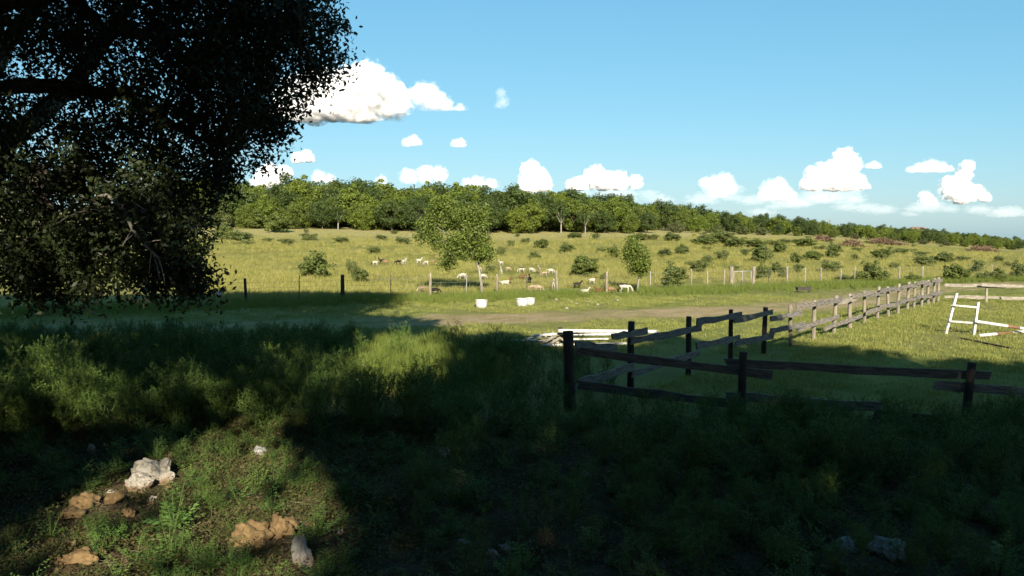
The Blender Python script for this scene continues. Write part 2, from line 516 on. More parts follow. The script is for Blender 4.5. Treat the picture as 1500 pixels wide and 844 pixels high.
at = track.data.attributes.new('worn_shade', 'FLOAT', 'POINT'); at.data.foreach_set('value', worn_shade.astype(np.float32).ravel())

# ------------------------------------------------------------------ shade plan on the ground (which canopy gaps let sun through)
SHADE = [gpx(*p) for p in [(-2600, 432), (350, 433), (600, 434), (612, 462), (652, 490), (592, 498), (636, 512), (700, 492), (752, 490), (800, 514), (935, 510), (985, 495), (1080, 502), (1170, 507), (1284, 517), (1377, 545), (1405, 532), (1500, 536), (2300, 540), (2300, 1900), (-2600, 1900)]]
POOL = [gpx(*p) for p in [(20, 790), (70, 735), (150, 690), (200, 655), (300, 636), (400, 634), (476, 660), (500, 720), (492, 790), (470, 1000), (-60, 1000)]]
PATCH = [gpx(*p) for p in [(490, 545), (515, 520), (575, 502), (648, 510), (672, 535), (660, 575), (560, 598), (497, 582)]]
BAND = [gpx(*p) for p in [(-300, 520), (420, 515), (500, 560), (520, 600), (400, 640), (-300, 640)]]
def shade_keep(p, g=rng, jit=.22):
    """chance that a canopy leaf stays, by where its shadow lands"""
    k = p[:, 2] / S.z
    gx = p[:, 0] - S.x * k + g.normal(size=len(p)) * jit
    gy = p[:, 1] - S.y * k + g.normal(size=len(p)) * jit * 1.8
    keep = inpoly(gx, gy, SHADE).astype(float)
    keep[inpoly(gx, gy, PATCH)] = 0
    wob = np.sin(gx * 3.1 + 1) * np.sin(gy * 2.3) + .6 * np.sin(gx * 6.3 - gy * 4.1)
    pool = inpoly(gx, gy, POOL)
    keep[pool] = np.where(wob[pool] > 1.0, .4, .0)
    band = inpoly(gx, gy, BAND)
    keep[band] = np.where(wob[band] > .66, .8, .03)
    return g.random(len(p)) < keep

def limb_path(p0, p1, n=8, sag=0.0, wob=.15):
    p0 = np.array(p0, float); p1 = np.array(p1, float); f = np.linspace(0, 1, n)[:, None]
    p = p0 + (p1 - p0) * f
    L_ = np.linalg.norm(p1 - p0)
    w = rng.normal(size=(n, 3)) * wob * L_ / n
    w[0] = 0; p = p + np.cumsum(w, 0) * f * .6
    p[:, 2] += sag * np.sin(f[:, 0] * math.pi)
    return p

def canopy_tree(base, crown_c, crown_r, label, nleaf=15000, size=.2, gaps=True, lobes=()):
    root = empty('oak_tree', (base[0], base[1], float(H(base[0], base[1]))))
    tag(root, label, 'tree', 'tall oaks shading the near ground')
    o = np.array(root.location)
    t = MB()
    fork = np.array([base[0], base[1], 3.2])
    tube(t, limb_path((base[0], base[1], -.3), fork, 6, 0, .05) - o, np.linspace(.45, .32, 6), 10, wob=.06)
    tips = []
    for k in range(9):
        a = k * 2.4 + rng.uniform(0, .5); rr = rng.uniform(.35, .8)
        tip = np.array([crown_c[0] + math.cos(a) * crown_r[0] * rr, crown_c[1] + math.sin(a) * crown_r[1] * rr, crown_c[2] + rng.uniform(-.2, .5) * crown_r[2]])
        if gaps and not shade_keep(tip[None])[0]: continue
        tube(t, limb_path(fork, tip, 9, .8, .2) - o, np.linspace(.2, .04, 9), 7)
    t.build('trunk', M['bark'], root, True)
    # clumps of leaves through the crown
    nc = nleaf // 40
    d = unit(rng.normal(size=(nc, 3))) * (rng.random((nc, 1)) ** (1 / 2.5))
    c = np.array(crown_c) + d * np.array(crown_r)
    p = np.repeat(c, 40, 0) + rng.normal(size=(nc * 40, 3)) * .38
    lo = np.maximum(7.0 if gaps else 1.0, CAMH + .30 * np.maximum(p[:, 1], 0) + 1.0) if gaps else 1.0
    p = p[(p[:, 2] > lo)]
    if gaps: p = p[shade_keep(p)]
    for lc, lr, ln in lobes:
        nc = ln // 40
        d = unit(rng.normal(size=(nc, 3))) * (rng.random((nc, 1)) ** (1 / 2.5))
        q_ = np.repeat(np.array(lc) + d * np.array(lr), 40, 0) + rng.normal(size=(nc * 40, 3)) * .38
        q_ = q_[q_[:, 2] > np.maximum(6.5, CAMH + .31 * np.maximum(q_[:, 1], 0) + .9)]
        p = np.concatenate([p, q_[shade_keep(q_)]])
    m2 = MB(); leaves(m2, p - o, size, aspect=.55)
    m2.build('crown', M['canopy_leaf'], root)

canopy_tree((6, -5), (5.5, -3, 10), (9.5, 9.5, 3.0), 'broad dark oak with spreading limbs at the fence corner side', 30000)
canopy_tree((-9, -6), (-7.5, -4.5, 10.5), (8.5, 8.5, 3.4), 'leafy oak shading the white limestone rock', 30000, lobes=(((-6.5, 5.5, 9.3), (7.5, 5, 2.0), 22000), ((-11, 9.5, 8.8), (6, 4, 1.8), 14000)))
canopy_tree((16, -9), (15, -8, 10), (8.5, 9, 3.0), 'oak shading the front rails of the paddock', 24000)
canopy_tree((0, -20), (0, -19, 11.5), (10, 8, 4), 'tall oak standing behind the rocky weed ground', 26000)
canopy_tree((15, -24), (14, -23, 11.5), (9, 8, 4), 'tall oak behind the paddock oak', 20000)
canopy_tree((-16, -21), (-15, -20, 11.5), (9, 8, 4), 'tall oak behind the weed bank', 20000)
canopy_tree((-21, 15), (-20, 14, 9.8), (6.6, 7, 3.6), 'oak beside the dirt track, next to the big hanging oak', 26000)
canopy_tree((-17, 3), (-17, 2, 10.0), (5.5, 7, 3.2), 'oak standing at the end of the weed bank', 18000, lobes=(((-18, 8, 9.3), (6, 5, 2.2), 14000),))

for bx0, by0, h0, lb in [(-34, -42, 12, 'unseen tall tree added to block sky behind the weed bank oak'), (-14, -46, 13, 'unseen tall tree added to block sky, beside the one behind the weed bank'), (6, -47, 13, 'unseen tall tree added to block sky behind the tallest shade oak'), (26, -44, 13, 'unseen tall tree added to block sky behind the paddock oaks'), (40, -26, 11, 'unseen broad tree added to block sky well outside the paddock front fence'), (34, -8, 10, 'unseen broad tree added to block sky level with the paddock front fence'), (-36, -16, 11, 'unseen broad tree added to block sky beyond the end of the weed bank')]:  # unseen trees added round the yard to cut skylight in the shade
    canopy_tree((bx0, by0), (bx0, by0, h0 - 2.5), (10, 6, h0 * .62), lb, 16000, .34, False)

# ------------------------------------------------------------------ the hanging oak on the left of the track
def wpt(px, py, d):
    return np.array([(px - 750) / F * d, d, CAMH - (py - HY) / F * d])
OB = np.array([-9.6, 13.0, 0.0])
oak = empty('live_oak', tuple(OB))
tag(oak, 'large live oak with dark drooping leafy limbs hanging over the dirt track', 'tree')
t = MB()
limbs = []
def limb(pts, r0, r1, sides=8):
    pts = np.array(pts, float)
    f = np.linspace(0, 1, len(pts)); g_ = np.linspace(0, 1, len(pts) * 4)
    pp = np.stack([np.interp(g_, f, pts[:, k]) for k in range(3)], 1)
    for _ in range(2): pp[1:-1] = (pp[:-2] + 2 * pp[1:-1] + pp[2:]) / 4
    pp[1:-1] += rng.normal(size=(len(pp) - 2, 3)) * .025
    tube(t, pp - OB, np.linspace(r0, r1, len(pp)), sides, wob=.05)
    limbs.append(pp)
fork = OB + np.array([.2, -.1, 3.0])
limb([OB + [0, 0, -.3], OB + [.05, 0, 1.5], fork], .62, .45, 12)
limb([fork, wpt(-90, 130, 12.6), wpt(40, 128, 12), wpt(140, 132, 11.8), wpt(190, 142, 11.6), wpt(235, 176, 11.5), wpt(300, 205, 11.4), wpt(350, 222, 11.3)], .14, .03)
limb([fork, wpt(-80, 40, 12.5), wpt(20, 15, 12.3), wpt(110, -5, 12.2), wpt(230, -30, 12), wpt(330, -70, 12)], .16, .05)
limb([wpt(0, 20, 12.3), wpt(28, 45, 12), wpt(50, 74, 11.8)], .07, .04)
limb([wpt(110, -5, 12.2), wpt(150, 40, 12), wpt(210, 62, 11.8), wpt(320, 50, 11.6), wpt(440, 30, 11.6)], .11, .03)
limb([fork, wpt(-40, 240, 12), wpt(50, 250, 11.5), wpt(120, 280, 11.2), wpt(190, 330, 11), wpt(260, 380, 10.8)], .13, .025)
limb([wpt(50, 250, 11.5), wpt(80, 320, 11.3), wpt(110, 380, 11.2), wpt(130, 420, 11.1)], .09, .03)
limb([fork, OB + [.6, 2.2, 6.5], OB + [2.0, 3.0, 9], OB + [5.5, 3.2, 11.5]], .19, .05)
limb([fork, OB + [-1.5, 1.0, 7], OB + [-2, 2.0, 11]], .28, .06)
limb([fork, OB + [-3.0, -1.0, 5.5], OB + [-5, -1.5, 8.5]], .24, .06)
limb([fork, OB + [1.5, 3.0, 6], OB + [2.5, 5.0, 9.5]], .24, .06)
# crown volumes: (photo column, row, distance, radius)
blobs = [(430, 20, 12.2, .75), (445, 75, 12, .62), (400, 70, 12, .9), (350, 30, 12, 1.0), (392, 138, 11.8, .70), (350, 130, 11.6, .9), (352, 198, 11.6, .58), (312, 228, 11.5, .52),
         (290, 90, 12, 1.1), (220, 40, 12.2, 1.1), (140, 30, 12.4, .8), (150, 100, 12, .45), (60, 110, 12.3, .4), (40, 190, 11.8, .8), (110, 190, 11.6, .75), (190, 210, 11.5, .8), (260, 175, 11.6, .75),
         (270, 255, 11.3, .62), (205, 280, 11.2, .75), (130, 270, 11.3, .8), (50, 290, 11.4, .95), (-30, 230, 11.8, 1.1), (-40, 330, 11.6, 1.0), (30, 370, 11.4, .62), (95, 360, 11.2, .75), (165, 345, 11.0, .68),
         (230, 335, 10.8, .58), (262, 310, 10.9, .38), (215, 395, 10.7, .38), (255, 380, 10.7, .36), (110, 415, 11.0, .35), (20, 400, 11.4, .33), (285, 415, 10.7, .17), (65, 425, 11.2, .25), (312, 275, 11.2, .22), (-100, 100, 12.5, 1.3),
         (300, -40, 12.3, 1.0), (180, -60, 12.6, 1.2), (60, -50, 12.8, 1.1), (420, -50, 12.4, .8), (5, 30, 12.4, .35), (70, 55, 11.2, .55), (120, 62, 11.2, .4), (235, 345, 10.6, .46), (225, 395, 10.6, .34), (270, 345, 10.7, .26), (270, 400, 10.7, .2), (180, 390, 10.8, .42), (60, 385, 11.0, .5), (140, 395, 10.9, .4)]
cl = []; ntw = []
for px_, py_, d_, r_ in blobs:
    c_ = wpt(px_, py_, d_)
    n_ = max(8, int((38 if px_ < 170 and py_ < 260 else 52) * r_ ** 2.2))
    dd = unit(rng.normal(size=(n_, 3))) * rng.random((n_, 1)) ** (1 / 2.3) * r_ * np.array([1.03, 1.5, 1.0])
    cl.append(c_ + dd)
# trailing twigs past the right-hand outline
for px_, py_ in [(492, 30), (500, 48), (515, 46), (478, 105), (488, 118), (450, 168), (455, 150), (425, 205), (405, 238), (318, 325), (308, 365), (290, 435), (245, 440), (120, 452), (70, 448), (480, 10), (463, 90), (352, 258), (470, 60), (440, 130), (430, 185), (390, 250), (322, 300), (312, 345), (298, 400), (215, 445)]:
    a_ = wpt(px_ - 34, py_ - 6, 11.7); b_ = wpt(px_, py_, 11.6)
    for f_ in np.linspace(0, 1, 9): cl.append((a_ + (b_ - a_) * f_)[None] + rng.normal(size=(1, 3)) * .035)
    tube(t, limb_path(a_, b_, 5, .02, .1) - OB, np.linspace(.008, .003, 5), 4)
twn = 26 * 9
cl_in = np.concatenate(cl)
big, small = cl_in[:-twn], cl_in[-twn:]
m2 = MB()
def clumps(c_, per, rad, size):
    p = np.repeat(c_, per, 0) + rng.normal(size=(len(c_) * per, 3)) * rad
    leaves(m2, p - OB, size, aspect=.45)
clumps(big, 88, .14, .040)
clumps(small, 9, .035, .034)
# upper and far parts of the crown, above the picture
up = []
for c_, r_ in [((-8.5, 13, 10.6), (5.6, 4.6, 2.9)), ((-5.0, 14.5, 10.5), (2.6, 3.2, 2.6)), ((-4.4, 16.0, 11.6), (1.9, 2.2, 1.6)), ((-12.5, 12, 8.5), (4, 4, 3)), ((-9, 17, 10.5), (5, 3, 2.5)), ((-12, 17.5, 10.8), (4, 3, 2.4))]:
    n_ = int(900 * r_[0] * r_[1] * r_[2] / 30)
    dd = unit(rng.normal(size=(n_, 3))) * rng.random((n_, 1)) ** (1 / 2.5) * np.array(r_)
    up.append(np.array(c_) + dd)
up = np.concatenate(up)
p = np.repeat(up, 12, 0) + rng.normal(size=(len(up) * 12, 3)) * .3
p = p[(p[:, 2] > CAMH + .292 * p[:, 1]) | (p[:, 0] < -.66 * p[:, 1])]
p = p[p[:, 2] > 3.5]
p = p[shade_keep(p)]
leaves(m2, p - OB, .11, aspect=.5)
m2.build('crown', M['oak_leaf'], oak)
# fine branches inside the crown reaching the clumps
allp = np.concatenate(limbs[1:])
for c_ in big[rng.random(len(big)) < .5]:
    k = np.argmin(np.linalg.norm(allp - c_, axis=1))
    if .25 < np.linalg.norm(allp[k] - c_) < 2.2:
        tube(t, limb_path(allp[k], c_, 6, .1, .25) - OB, np.linspace(.022, .006, 6), 4, cap=False)
t.build('trunk', M['bark'], oak, True)
# grey dead branch with bare twigs hanging in the crown
db = MB()
def dl(pts, r0, r1):
    pts = np.array(pts, float) - OB
    tube(db, pts, np.linspace(r0, r1, len(pts)), 6, wob=.08)
dl([wpt(140, 292, 11.15), wpt(158, 286, 10.7), wpt(172, 295, 10.3), wpt(185, 312, 10.25), wpt(195, 335, 10.2), wpt(210, 356, 10.2), wpt(232, 378, 10.2)], .030, .016)
for a_, b_ in [((195, 335), (180, 362)), ((195, 330), (214, 320)), ((200, 340), (186, 352)), ((210, 356), (238, 350)), ((205, 350), (222, 345)), ((185, 312), (205, 303)), ((225, 372), (232, 410)), ((222, 368), (215, 400)), ((215, 345), (205, 327)), ((232, 378), (245, 420)), ((200, 298), (218, 310))]:
    dl(limb_path(wpt(*a_, 10.2), wpt(*b_, 10.15), 5, 0, .25), .010, .004)
db.build('dead_branch', M['pale_bark'], oak, True)['label'] = 'bare grey dead branch hanging in the crown'

# ------------------------------------------------------------------ wood on the ridge
def crown_mesh(name, mat, w, h, nclump, per, leaf, zlo=.1, round_=1.0, hollow=.75, g=None):
    g = g or rng
    mb_ = MB()
    # clump centres over an uneven ellipsoid
    d = unit(g.normal(size=(nclump, 3)))
    r = hollow + (1 - hollow) * g.random((nclump, 1))
    lump = 1 + .22 * np.sin(d[:, :1] * 5 + g.uniform(0, 6)) * np.sin(d[:, 1:2] * 4 + g.uniform(0, 6)) + .14 * np.clip(g.normal(size=(nclump, 1)), -1.6, 1.1)
    ctr = d * r * lump * np.array([w / 2, w / 2, h * (1 - zlo) / 2])
    ctr[:, 2] += h * (zlo + (1 - zlo) / 2)
    ctr = ctr[ctr[:, 2] > h * zlo * .6]
    cr = w * .15 * g.uniform(.6, 1.3, len(ctr))
    cv = g.random(len(ctr))
    k = np.repeat(np.arange(len(ctr)), per)
    dd = unit(g.normal(size=(len(k), 3)) + np.array([0, 0, .35]))
    p = ctr[k] + dd * cr[k][:, None] * g.uniform(.55, 1.1, (len(k), 1)) * np.array([1, 1, .8])
    leaves(mb_, p, leaf, n=dd, aspect=.6, spread=.75, var=np.clip(cv[k] * .6 + g.random(len(k)) * .4, 0, 1), g=g)
    return mb_.mesh(name, mat)

def trunk_mesh(name, mat, h, r, nb=4, reach=.5, g=None, lean=.0):
    mb_ = MB()
    fk = h * .4
    tube(mb_, limb_path((0, 0, -.3), (lean, 0, fk), 5, 0, .1), np.linspace(r, r * .75, 5), 7, wob=.08)
    for k in range(nb):
        a = k * 6.28 / nb + rng.uniform(0, 1)
        tube(mb_, limb_path((lean, 0, fk * rng.uniform(.75, 1)), (lean + math.cos(a) * h * reach * .5, math.sin(a) * h * reach * .5, h * rng.uniform(.7, .9)), 6, 0, .2), np.linspace(r * .55, r * .15, 6), 5)
    return mb_.mesh(name, mat, True)

KINDS = []      # (crown meshes, trunk meshes, height, label, group)
def kind(nm, mat, wl, hl, label, group, tm, zlo, n=2, nclump=84, per=84, leaf=.132, hollow=.7, tr=.16):
    v = []
    for i in range(n):
        v.append((crown_mesh(nm + '_crown', M[mat], wl, hl, nclump, per, leaf, zlo, hollow=hollow), trunk_mesh(nm + '_trunk', M[tm], hl, tr)))
    KINDS.append((v, hl, label, group, nm))
kind('juniper_tree', 'juniper_leaf', 4.6, 5.4, 'rounded yellow green juniper of the ridge wood', 'junipers in the ridge wood', 'bark', .02, 3)
kind('oak_tree', 'forest_oak_leaf', 5.4, 6.2, 'dark green bushy oak of the ridge wood', 'dark oaks in the ridge wood', 'bark', .16, 3)
kind('elm_tree', 'elm_leaf', 5.0, 5.8, 'mid green leafy elm of the ridge wood', 'elms in the ridge wood', 'bark', .10, 2)
kind('bare_limbed_oak', 'forest_oak_leaf', 4.8, 6.4, 'thin crowned oak with pale bare limbs in the ridge wood', 'pale limbed oaks of the ridge wood', 'pale_bark', .42, 2, 36, 64, .155, .8, .19)
kind('grey_green_shrub_tree', 'grey_leaf', 4.2, 3.4, 'low greyish green shrubby tree of the ridge wood', 'greyish low trees of the ridge wood', 'bark', .0, 2)

def place_tree(k, x, y, s, sx=1.0, row=0):
    v, hl, lb, gr, nm = KINDS[k]
    cm, tm = v[rng.integers(len(v))]
    o = empty(nm, (x, y, float(H(x, y)) - .1), rng.uniform(0, 6.28), (s * sx, s * sx, s))
    where = ' along the pasture edge' if row == 0 else (' just behind the front row' if row == 1 else ' deeper inside')
    tag(o, lb + where, 'tree', gr + where)
    put('crown', cm, o); put('trunk', tm, o)
    return o

ntree = 0
spots = []
for row in range(9):
    u_ = -.40
    while u_ < .66:
        Dc = np.interp(u_, _u, _D)
        left = u_ < .15
        dep = row * (5.2 if left else 9.0) + rng.uniform(-1.6, 1.6) + 2
        y_ = Dc + dep
        spots.append((u_ * y_ + rng.uniform(-.8, .8), y_, row, u_))
        u_ += (3.7 if left else 5.2) / y_ * rng.uniform(.7, 1.35) * (1 + .05 * row)
far = []
front = [s for s in spots if s[2] <= 5]
front.sort(key=lambda s_: s_[2])
hmul_u = [-.4, -.1, .05, .12, .2, .3, .4, .5, .62]
hmul_v = [1.08, 1.08, 1.10, .98, .86, .68, .60, .62, .52]
rest = [s for s in spots if s[2] > 5]
indiv = front[:300]
rest += front[300:]
for x_, y_, row, u_ in indiv:
    r_ = rng.random()
    if row == 0:
        k = 4 if r_ < .38 else (0 if r_ < .62 else (2 if r_ < .78 else (1 if r_ < .99 else 3)))
    else:
        k = 0 if r_ < .46 else (1 if r_ < .72 else (2 if r_ < .985 else 3))
    if .02 < u_ < .14 and row < 2 and r_ > .86: k = 3
    hm = float(np.interp(u_, hmul_u, hmul_v)) * rng.uniform(.78, 1.2) * (.72 if row == 0 else (1.0 if row < 3 else 1.08))
    place_tree(int(k), float(x_), float(y_), hm, rng.uniform(.95, 1.2), row)
# the rest of the wood, one mass further back
mb = MB()
for i in range(0, 1):
    tmpl = []
    for k in (0, 1, 2):
        me = KINDS[k][0][0][0]
        co = np.empty(len(me.vertices) * 3, np.float32); me.vertices.foreach_get('co', co)
        va = np.empty(len(me.vertices), np.float32); me.attributes['var'].data.foreach_get('value', va)
        tmpl.append((co.reshape(-1, 4, 3), va.reshape(-1, 4)))
    more = [(float(u_ * y_), float(y_), 9, u_) for u_, y_ in zip(rng.uniform(.15, .68, 210), rng.uniform(1, 1, 210) * np.concatenate([rng.uniform(330, 520, 140), rng.uniform(520, 900, 70)]))]
    for x_, y_, row, u_ in rest + more:
        k = int(rng.choice(3, p=[.4, .36, .24])); c4, v4 = tmpl[k]
        sel = rng.random(len(c4)) < .3
        hm = float(np.interp(u_, hmul_u, hmul_v)) * rng.uniform(.85, 1.25) * (1.0 if row == 9 else 1.05)
        a = rng.uniform(0, 6.28); ca, sa = math.cos(a), math.sin(a)
        v = c4[sel]; ctr = v.mean(1, keepdims=True); v = ctr + (v - ctr) * 1.7
        v = v.reshape(-1, 3) * hm * np.array([1.15, 1.15, 1])
        v = np.stack([v[:, 0] * ca - v[:, 1] * sa + x_, v[:, 0] * sa + v[:, 1] * ca + y_, v[:, 2] + float(H(x_, y_))], 1)
        mb.add(v, q=np.arange(len(v)).reshape(-1, 4), mat=k, var=v4[sel].ravel())
wood = mb.build('distant_wood', [M['juniper_leaf'], M['forest_oak_leaf'], M['elm_leaf']])
tag(wood, 'dense green wood stretching back over the far ridge', 'wood', kind='stuff')

# ------------------------------------------------------------------ shrubs in the pasture
BK = []
for i in range(3): BK.append(('round_bush', crown_mesh('round_bush', M['bush_leaf'], 1.0, 1.0, 66, 84, .038, .0, hollow=.45)))
for i in range(3): BK.append(('mesquite_bush', crown_mesh('mesquite_bush', M['mesquite_leaf'], 1.0, 1.0, 44, 64, .034, .0, hollow=.3)))
BL = {'round_bush': ('rounded leafy green bush in the rough pasture grass', 'green bushes in the pasture'),
      'mesquite_bush': ('loose pale green mesquite bush in the rough pasture', 'pale mesquite bushes in the pasture')}
# photo column, row of the base, height, width in photo pixels, kind, own label
BUSH = [(460, 408, 36, 46, 0, 'large dense green bush in the pasture beyond the shaded track'), (515, 404, 26, 20, 1, 'small upright mesquite beside the low round bush near the wire fence'), (528, 413, 20, 26, 0, 'low round bush at the foot of the small upright mesquite'),
        (410, 341, 26, 38, 0, 'bright green dome shaped bush standing out from the wood edge'), (372, 335, 26, 38, 0, None), (355, 358, 22, 40, 1, None), (452, 352, 12, 24, 1, None), (420, 360, 12, 26, 1, None),
        (560, 352, 9, 20, 1, None), (590, 358, 12, 26, 1, None), (500, 356, 10, 26, 1, None), (548, 372, 12, 22, 1, None), (330, 352, 22, 26, 0, None),
        (792, 364, 13, 22, 0, None), (784, 380, 11, 15, 0, None), (830, 371, 14, 22, 0, None), (770, 357, 9, 16, 1, None), (748, 362, 12, 11, 1, None), (734, 375, 15, 16, 1, None),
        (858, 406, 30, 42, 0, 'broad green bush behind the black goat'), (884, 412, 14, 12, 1, None), (898, 377, 16, 18, 0, None), (880, 371, 9, 18, 1, None), (872, 351, 10, 14, 1, None), (718, 401, 16, 16, 1, None), (935, 352, 10, 22, 0, None), (843, 349, 8, 22, 0, None),
        (988, 423, 34, 36, 0, 'dense bush growing up against the wire fence near the pipe gate'), (1022, 399, 20, 32, 1, None), (1036, 389, 17, 18, 1, None), (973, 377, 12, 22, 0, None), (999, 372, 13, 20, 0, None), (1058, 383, 19, 20, 1, None), (1114, 385, 24, 30, 0, None), (1092, 375, 12, 16, 1, None),
        (1143, 371, 17, 20, 0, None), (1166, 386, 15, 15, 0, None), (1190, 381, 13, 22, 0, None), (1138, 401, 16, 22, 0, None), (1117, 411, 24, 20, 0, None), (1170, 402, 18, 16, 1, None), (1145, 410, 14, 16, 1, None),
        (1030, 359, 15, 30, 0, None), (1055, 357, 17, 36, 0, None), (1078, 362, 13, 28, 0, None), (985, 353, 11, 26, 0, None), (1105, 362, 11, 30, 0, None), (955, 352, 10, 20, 1, None), (1128, 360, 9, 22, 1, None),
        (1221, 378, 21, 22, 0, None), (1193, 381, 13, 22, 0, None), (1217, 400, 20, 32, 1, None), (1252, 383, 13, 12, 1, None), (1289, 378, 13, 26, 0, None), (1281, 415, 30, 36, 0, 'big bush by the wire fence behind the far end of the rail fence'), (1255, 414, 16, 18, 0, None), (1235, 414, 14, 24, 1, None),
        (1355, 392, 20, 32, 1, None), (1383, 386, 16, 26, 0, None), (1338, 415, 14, 22, 0, None), (1400, 412, 24, 32, 0, None), (1440, 412, 16, 22, 1, None), (1463, 412, 18, 22, 0, None), (1493, 409, 24, 20, 0, None), (1434, 398, 18, 18, 1, None), (1463, 384, 10, 16, 1, None),
        (1178, 362, 13, 32, 0, None), (1150, 357, 8, 22, 1, None), (1320, 372, 9, 24, 1, None), (1350, 376, 9, 22, 1, None), (1410, 383, 9, 22, 1, None), (1200, 367, 8, 20, 1, None), (1480, 392, 10, 20, 1, None), (650, 360, 10, 22, 1, None), (680, 352, 8, 16, 1, None), (1310, 395, 12, 16, 1, None), (1075, 398, 11, 18, 1, None)]
for px_, py_, h_, w_, k_, lb in BUSH:
    x_, y_, z_ = ground_at(px_, py_)
    s = y_ / F
    nm, me = BK[k_ * 3 + int(rng.integers(3))]
    o = put(nm, me, None, (x_, y_, z_ - .05), rng.uniform(0, 6.28), (w_ * s * 1.02, w_ * s * 1.02, h_ * s * 1.05))
    Dc_ = np.interp(x_ / y_, _u, _D)
    where = ', near the wire fence' if y_ < 62 else (', high up below the wood' if y_ > Dc_ - 45 else ', halfway up the slope')
    tag(o, lb or BL[nm][0] + where, 'bush', None if lb else BL[nm][1] + where)
for i in range(46):      # small scattered ones
    u_ = rng.uniform(-.33, .6); Dc = np.interp(u_, _u, _D); y_ = rng.uniform(66, Dc - 6)
    if u_ < .12 and (rng.random() < .5 or y_ < 95): continue
    me = BK[3 + int(rng.integers(3))][1]
    o = put('shrub_sprout', me, None, (u_ * y_, y_, float(H(u_ * y_, y_)) - .05), rng.uniform(0, 6.28), (rng.uniform(.8, 1.6), rng.uniform(.8, 1.6), rng.uniform(.5, .95)))
    tag(o, 'small low sprout of shrub scattered in the pasture grass', 'shrub', 'small shrub sprouts in the pasture')

def leafy_tree(name, base, lobes, label, mat, leaf, trunk_pts, r0, limbs_to):
    o = empty(name, base); tag(o, label, 'tree')
    b = np.array(base); t = MB(); m2 = MB()
    tp = np.array(trunk_pts, float)
    tube(t, tp - b, np.linspace(r0, r0 * .6, len(tp)), 8, wob=.06)
    for c_, r_, n_ in lobes:
        c_ = np.array(c_); r_ = np.array(r_)
        tube(t, limb_path(tp[-1], c_, 7, .1, .15) - b, np.linspace(r0 * .5, .012, 7), 5)
        dd = unit(rng.normal(size=(n_, 3))) * rng.random((n_, 1)) ** (1 / 2.2) * r_
        cc = c_ + dd
        for q_ in cc[rng.random(n_) < .25]:
            tube(t, limb_path(c_, q_, 4, 0, .2) - b, np.linspace(.015, .006, 4), 4, cap=False)
        p = np.repeat(cc, 58, 0) + rng.normal(size=(n_ * 58, 3)) * .15
        leaves(m2, p - b, leaf, n=(p - c_) * .6 + np.array([0, 0, .3]), aspect=.5, spread=1.0)
    t.build('trunk', M['pale_bark'], o, True); m2.build('crown', M[mat], o)
    return o
x_, y_, z_ = ground_at(706, 431)
def wp2(px, py, dd=0): return wpt(px, py, y_ + dd)
leafy_tree('hackberry_tree', (x_, y_, z_),
    [(wp2(690, 345), (.95, .95, .95), 80), (wp2(668, 362, -.3), (.75, .8, .7), 52), (wp2(705, 370, .3), (.65, .8, .55), 42), (wp2(672, 318), (.85, .9, .65), 50), (wp2(650, 300, .2), (.7, .8, .5), 28), (wp2(628, 328), (.5, .7, .8), 26), (wp2(640, 352, -.3), (.45, .6, .5), 16), (wp2(700, 312, .4), (.6, .6, .45), 20), (wp2(655, 385), (.5, .5, .25), 10), (wp2(618, 345), (.3, .4, .4), 8)],
    'leafy young tree with a pale leaning trunk at the wire fence among the goats', 'young_leaf', .062, [wp2(706, 434), wp2(705, 415), wp2(702, 398), wp2(698, 380)], .085, None)
x2, y2, z2 = ground_at(934, 427)
def wp3(px, py, dd=0): return wpt(px, py, y2 + dd)
leafy_tree('hackberry_sapling', (x2, y2, z2),
    [(wp3(930, 378), (.72, .7, .75), 46), (wp3(922, 365), (.4, .5, .5), 16), (wp3(942, 386), (.4, .5, .5), 16), (wp3(934, 396), (.3, .3, .22), 8), (wp3(928, 358), (.3, .3, .3), 8)],
    'small slender tree with a thin pale trunk at the wire fence', 'young_leaf', .058, [wp3(934, 430), wp3(935, 415), wp3(937, 402), wp3(934, 390)], .06, None)

# ------------------------------------------------------------------ paddock rail fences
def post(parent, x, y, h, r, mat='wood_post', lean=(0, 0), square=False, nm='post'):
    m2 = MB()
    z0 = float(H(x, y)) - .25
    pts = limb_path((0, 0, 0), (lean[0], lean[1], h + .25), 5, 0, .03)
    tube(m2, pts, np.linspace(r * 1.05, r * .93, 5), 8 if not square else 4, wob=.07)
    o = m2.build(nm, M[mat], parent, not square)
    pl = parent.location
    o.location = (x - pl[0], y - pl[1], z0 - pl[2])
    return o
def rail(parent, a, b, h, th, normal, mat='wood_grey', off=0.0):
    """board whose object x axis runs along it, so the grain does too"""
    a = np.array(a, float); b = np.array(b, float)
    n = unit(np.array(normal, float)); a = a + n * off; b = b + n * off
    d = b - a; L_ = np.linalg.norm(d)
    m2 = MB(); plank(m2, (0, 0, -L_ / 2), (0, 0, L_ / 2), h, th, (1, 0, 0))
    o = m2.build('rail', M[mat], parent)
    zx = Vector(d / L_); xx = Vector(n); xx = (xx - zx * xx.dot(zx)).normalized(); yx = zx.cross(xx)
    mt = Matrix((xx, yx, zx)).transposed().to_4x4()
    mt.translation = Vector((a + b) / 2) - Vector(parent.location)
    o.matrix_local = mt
    return o

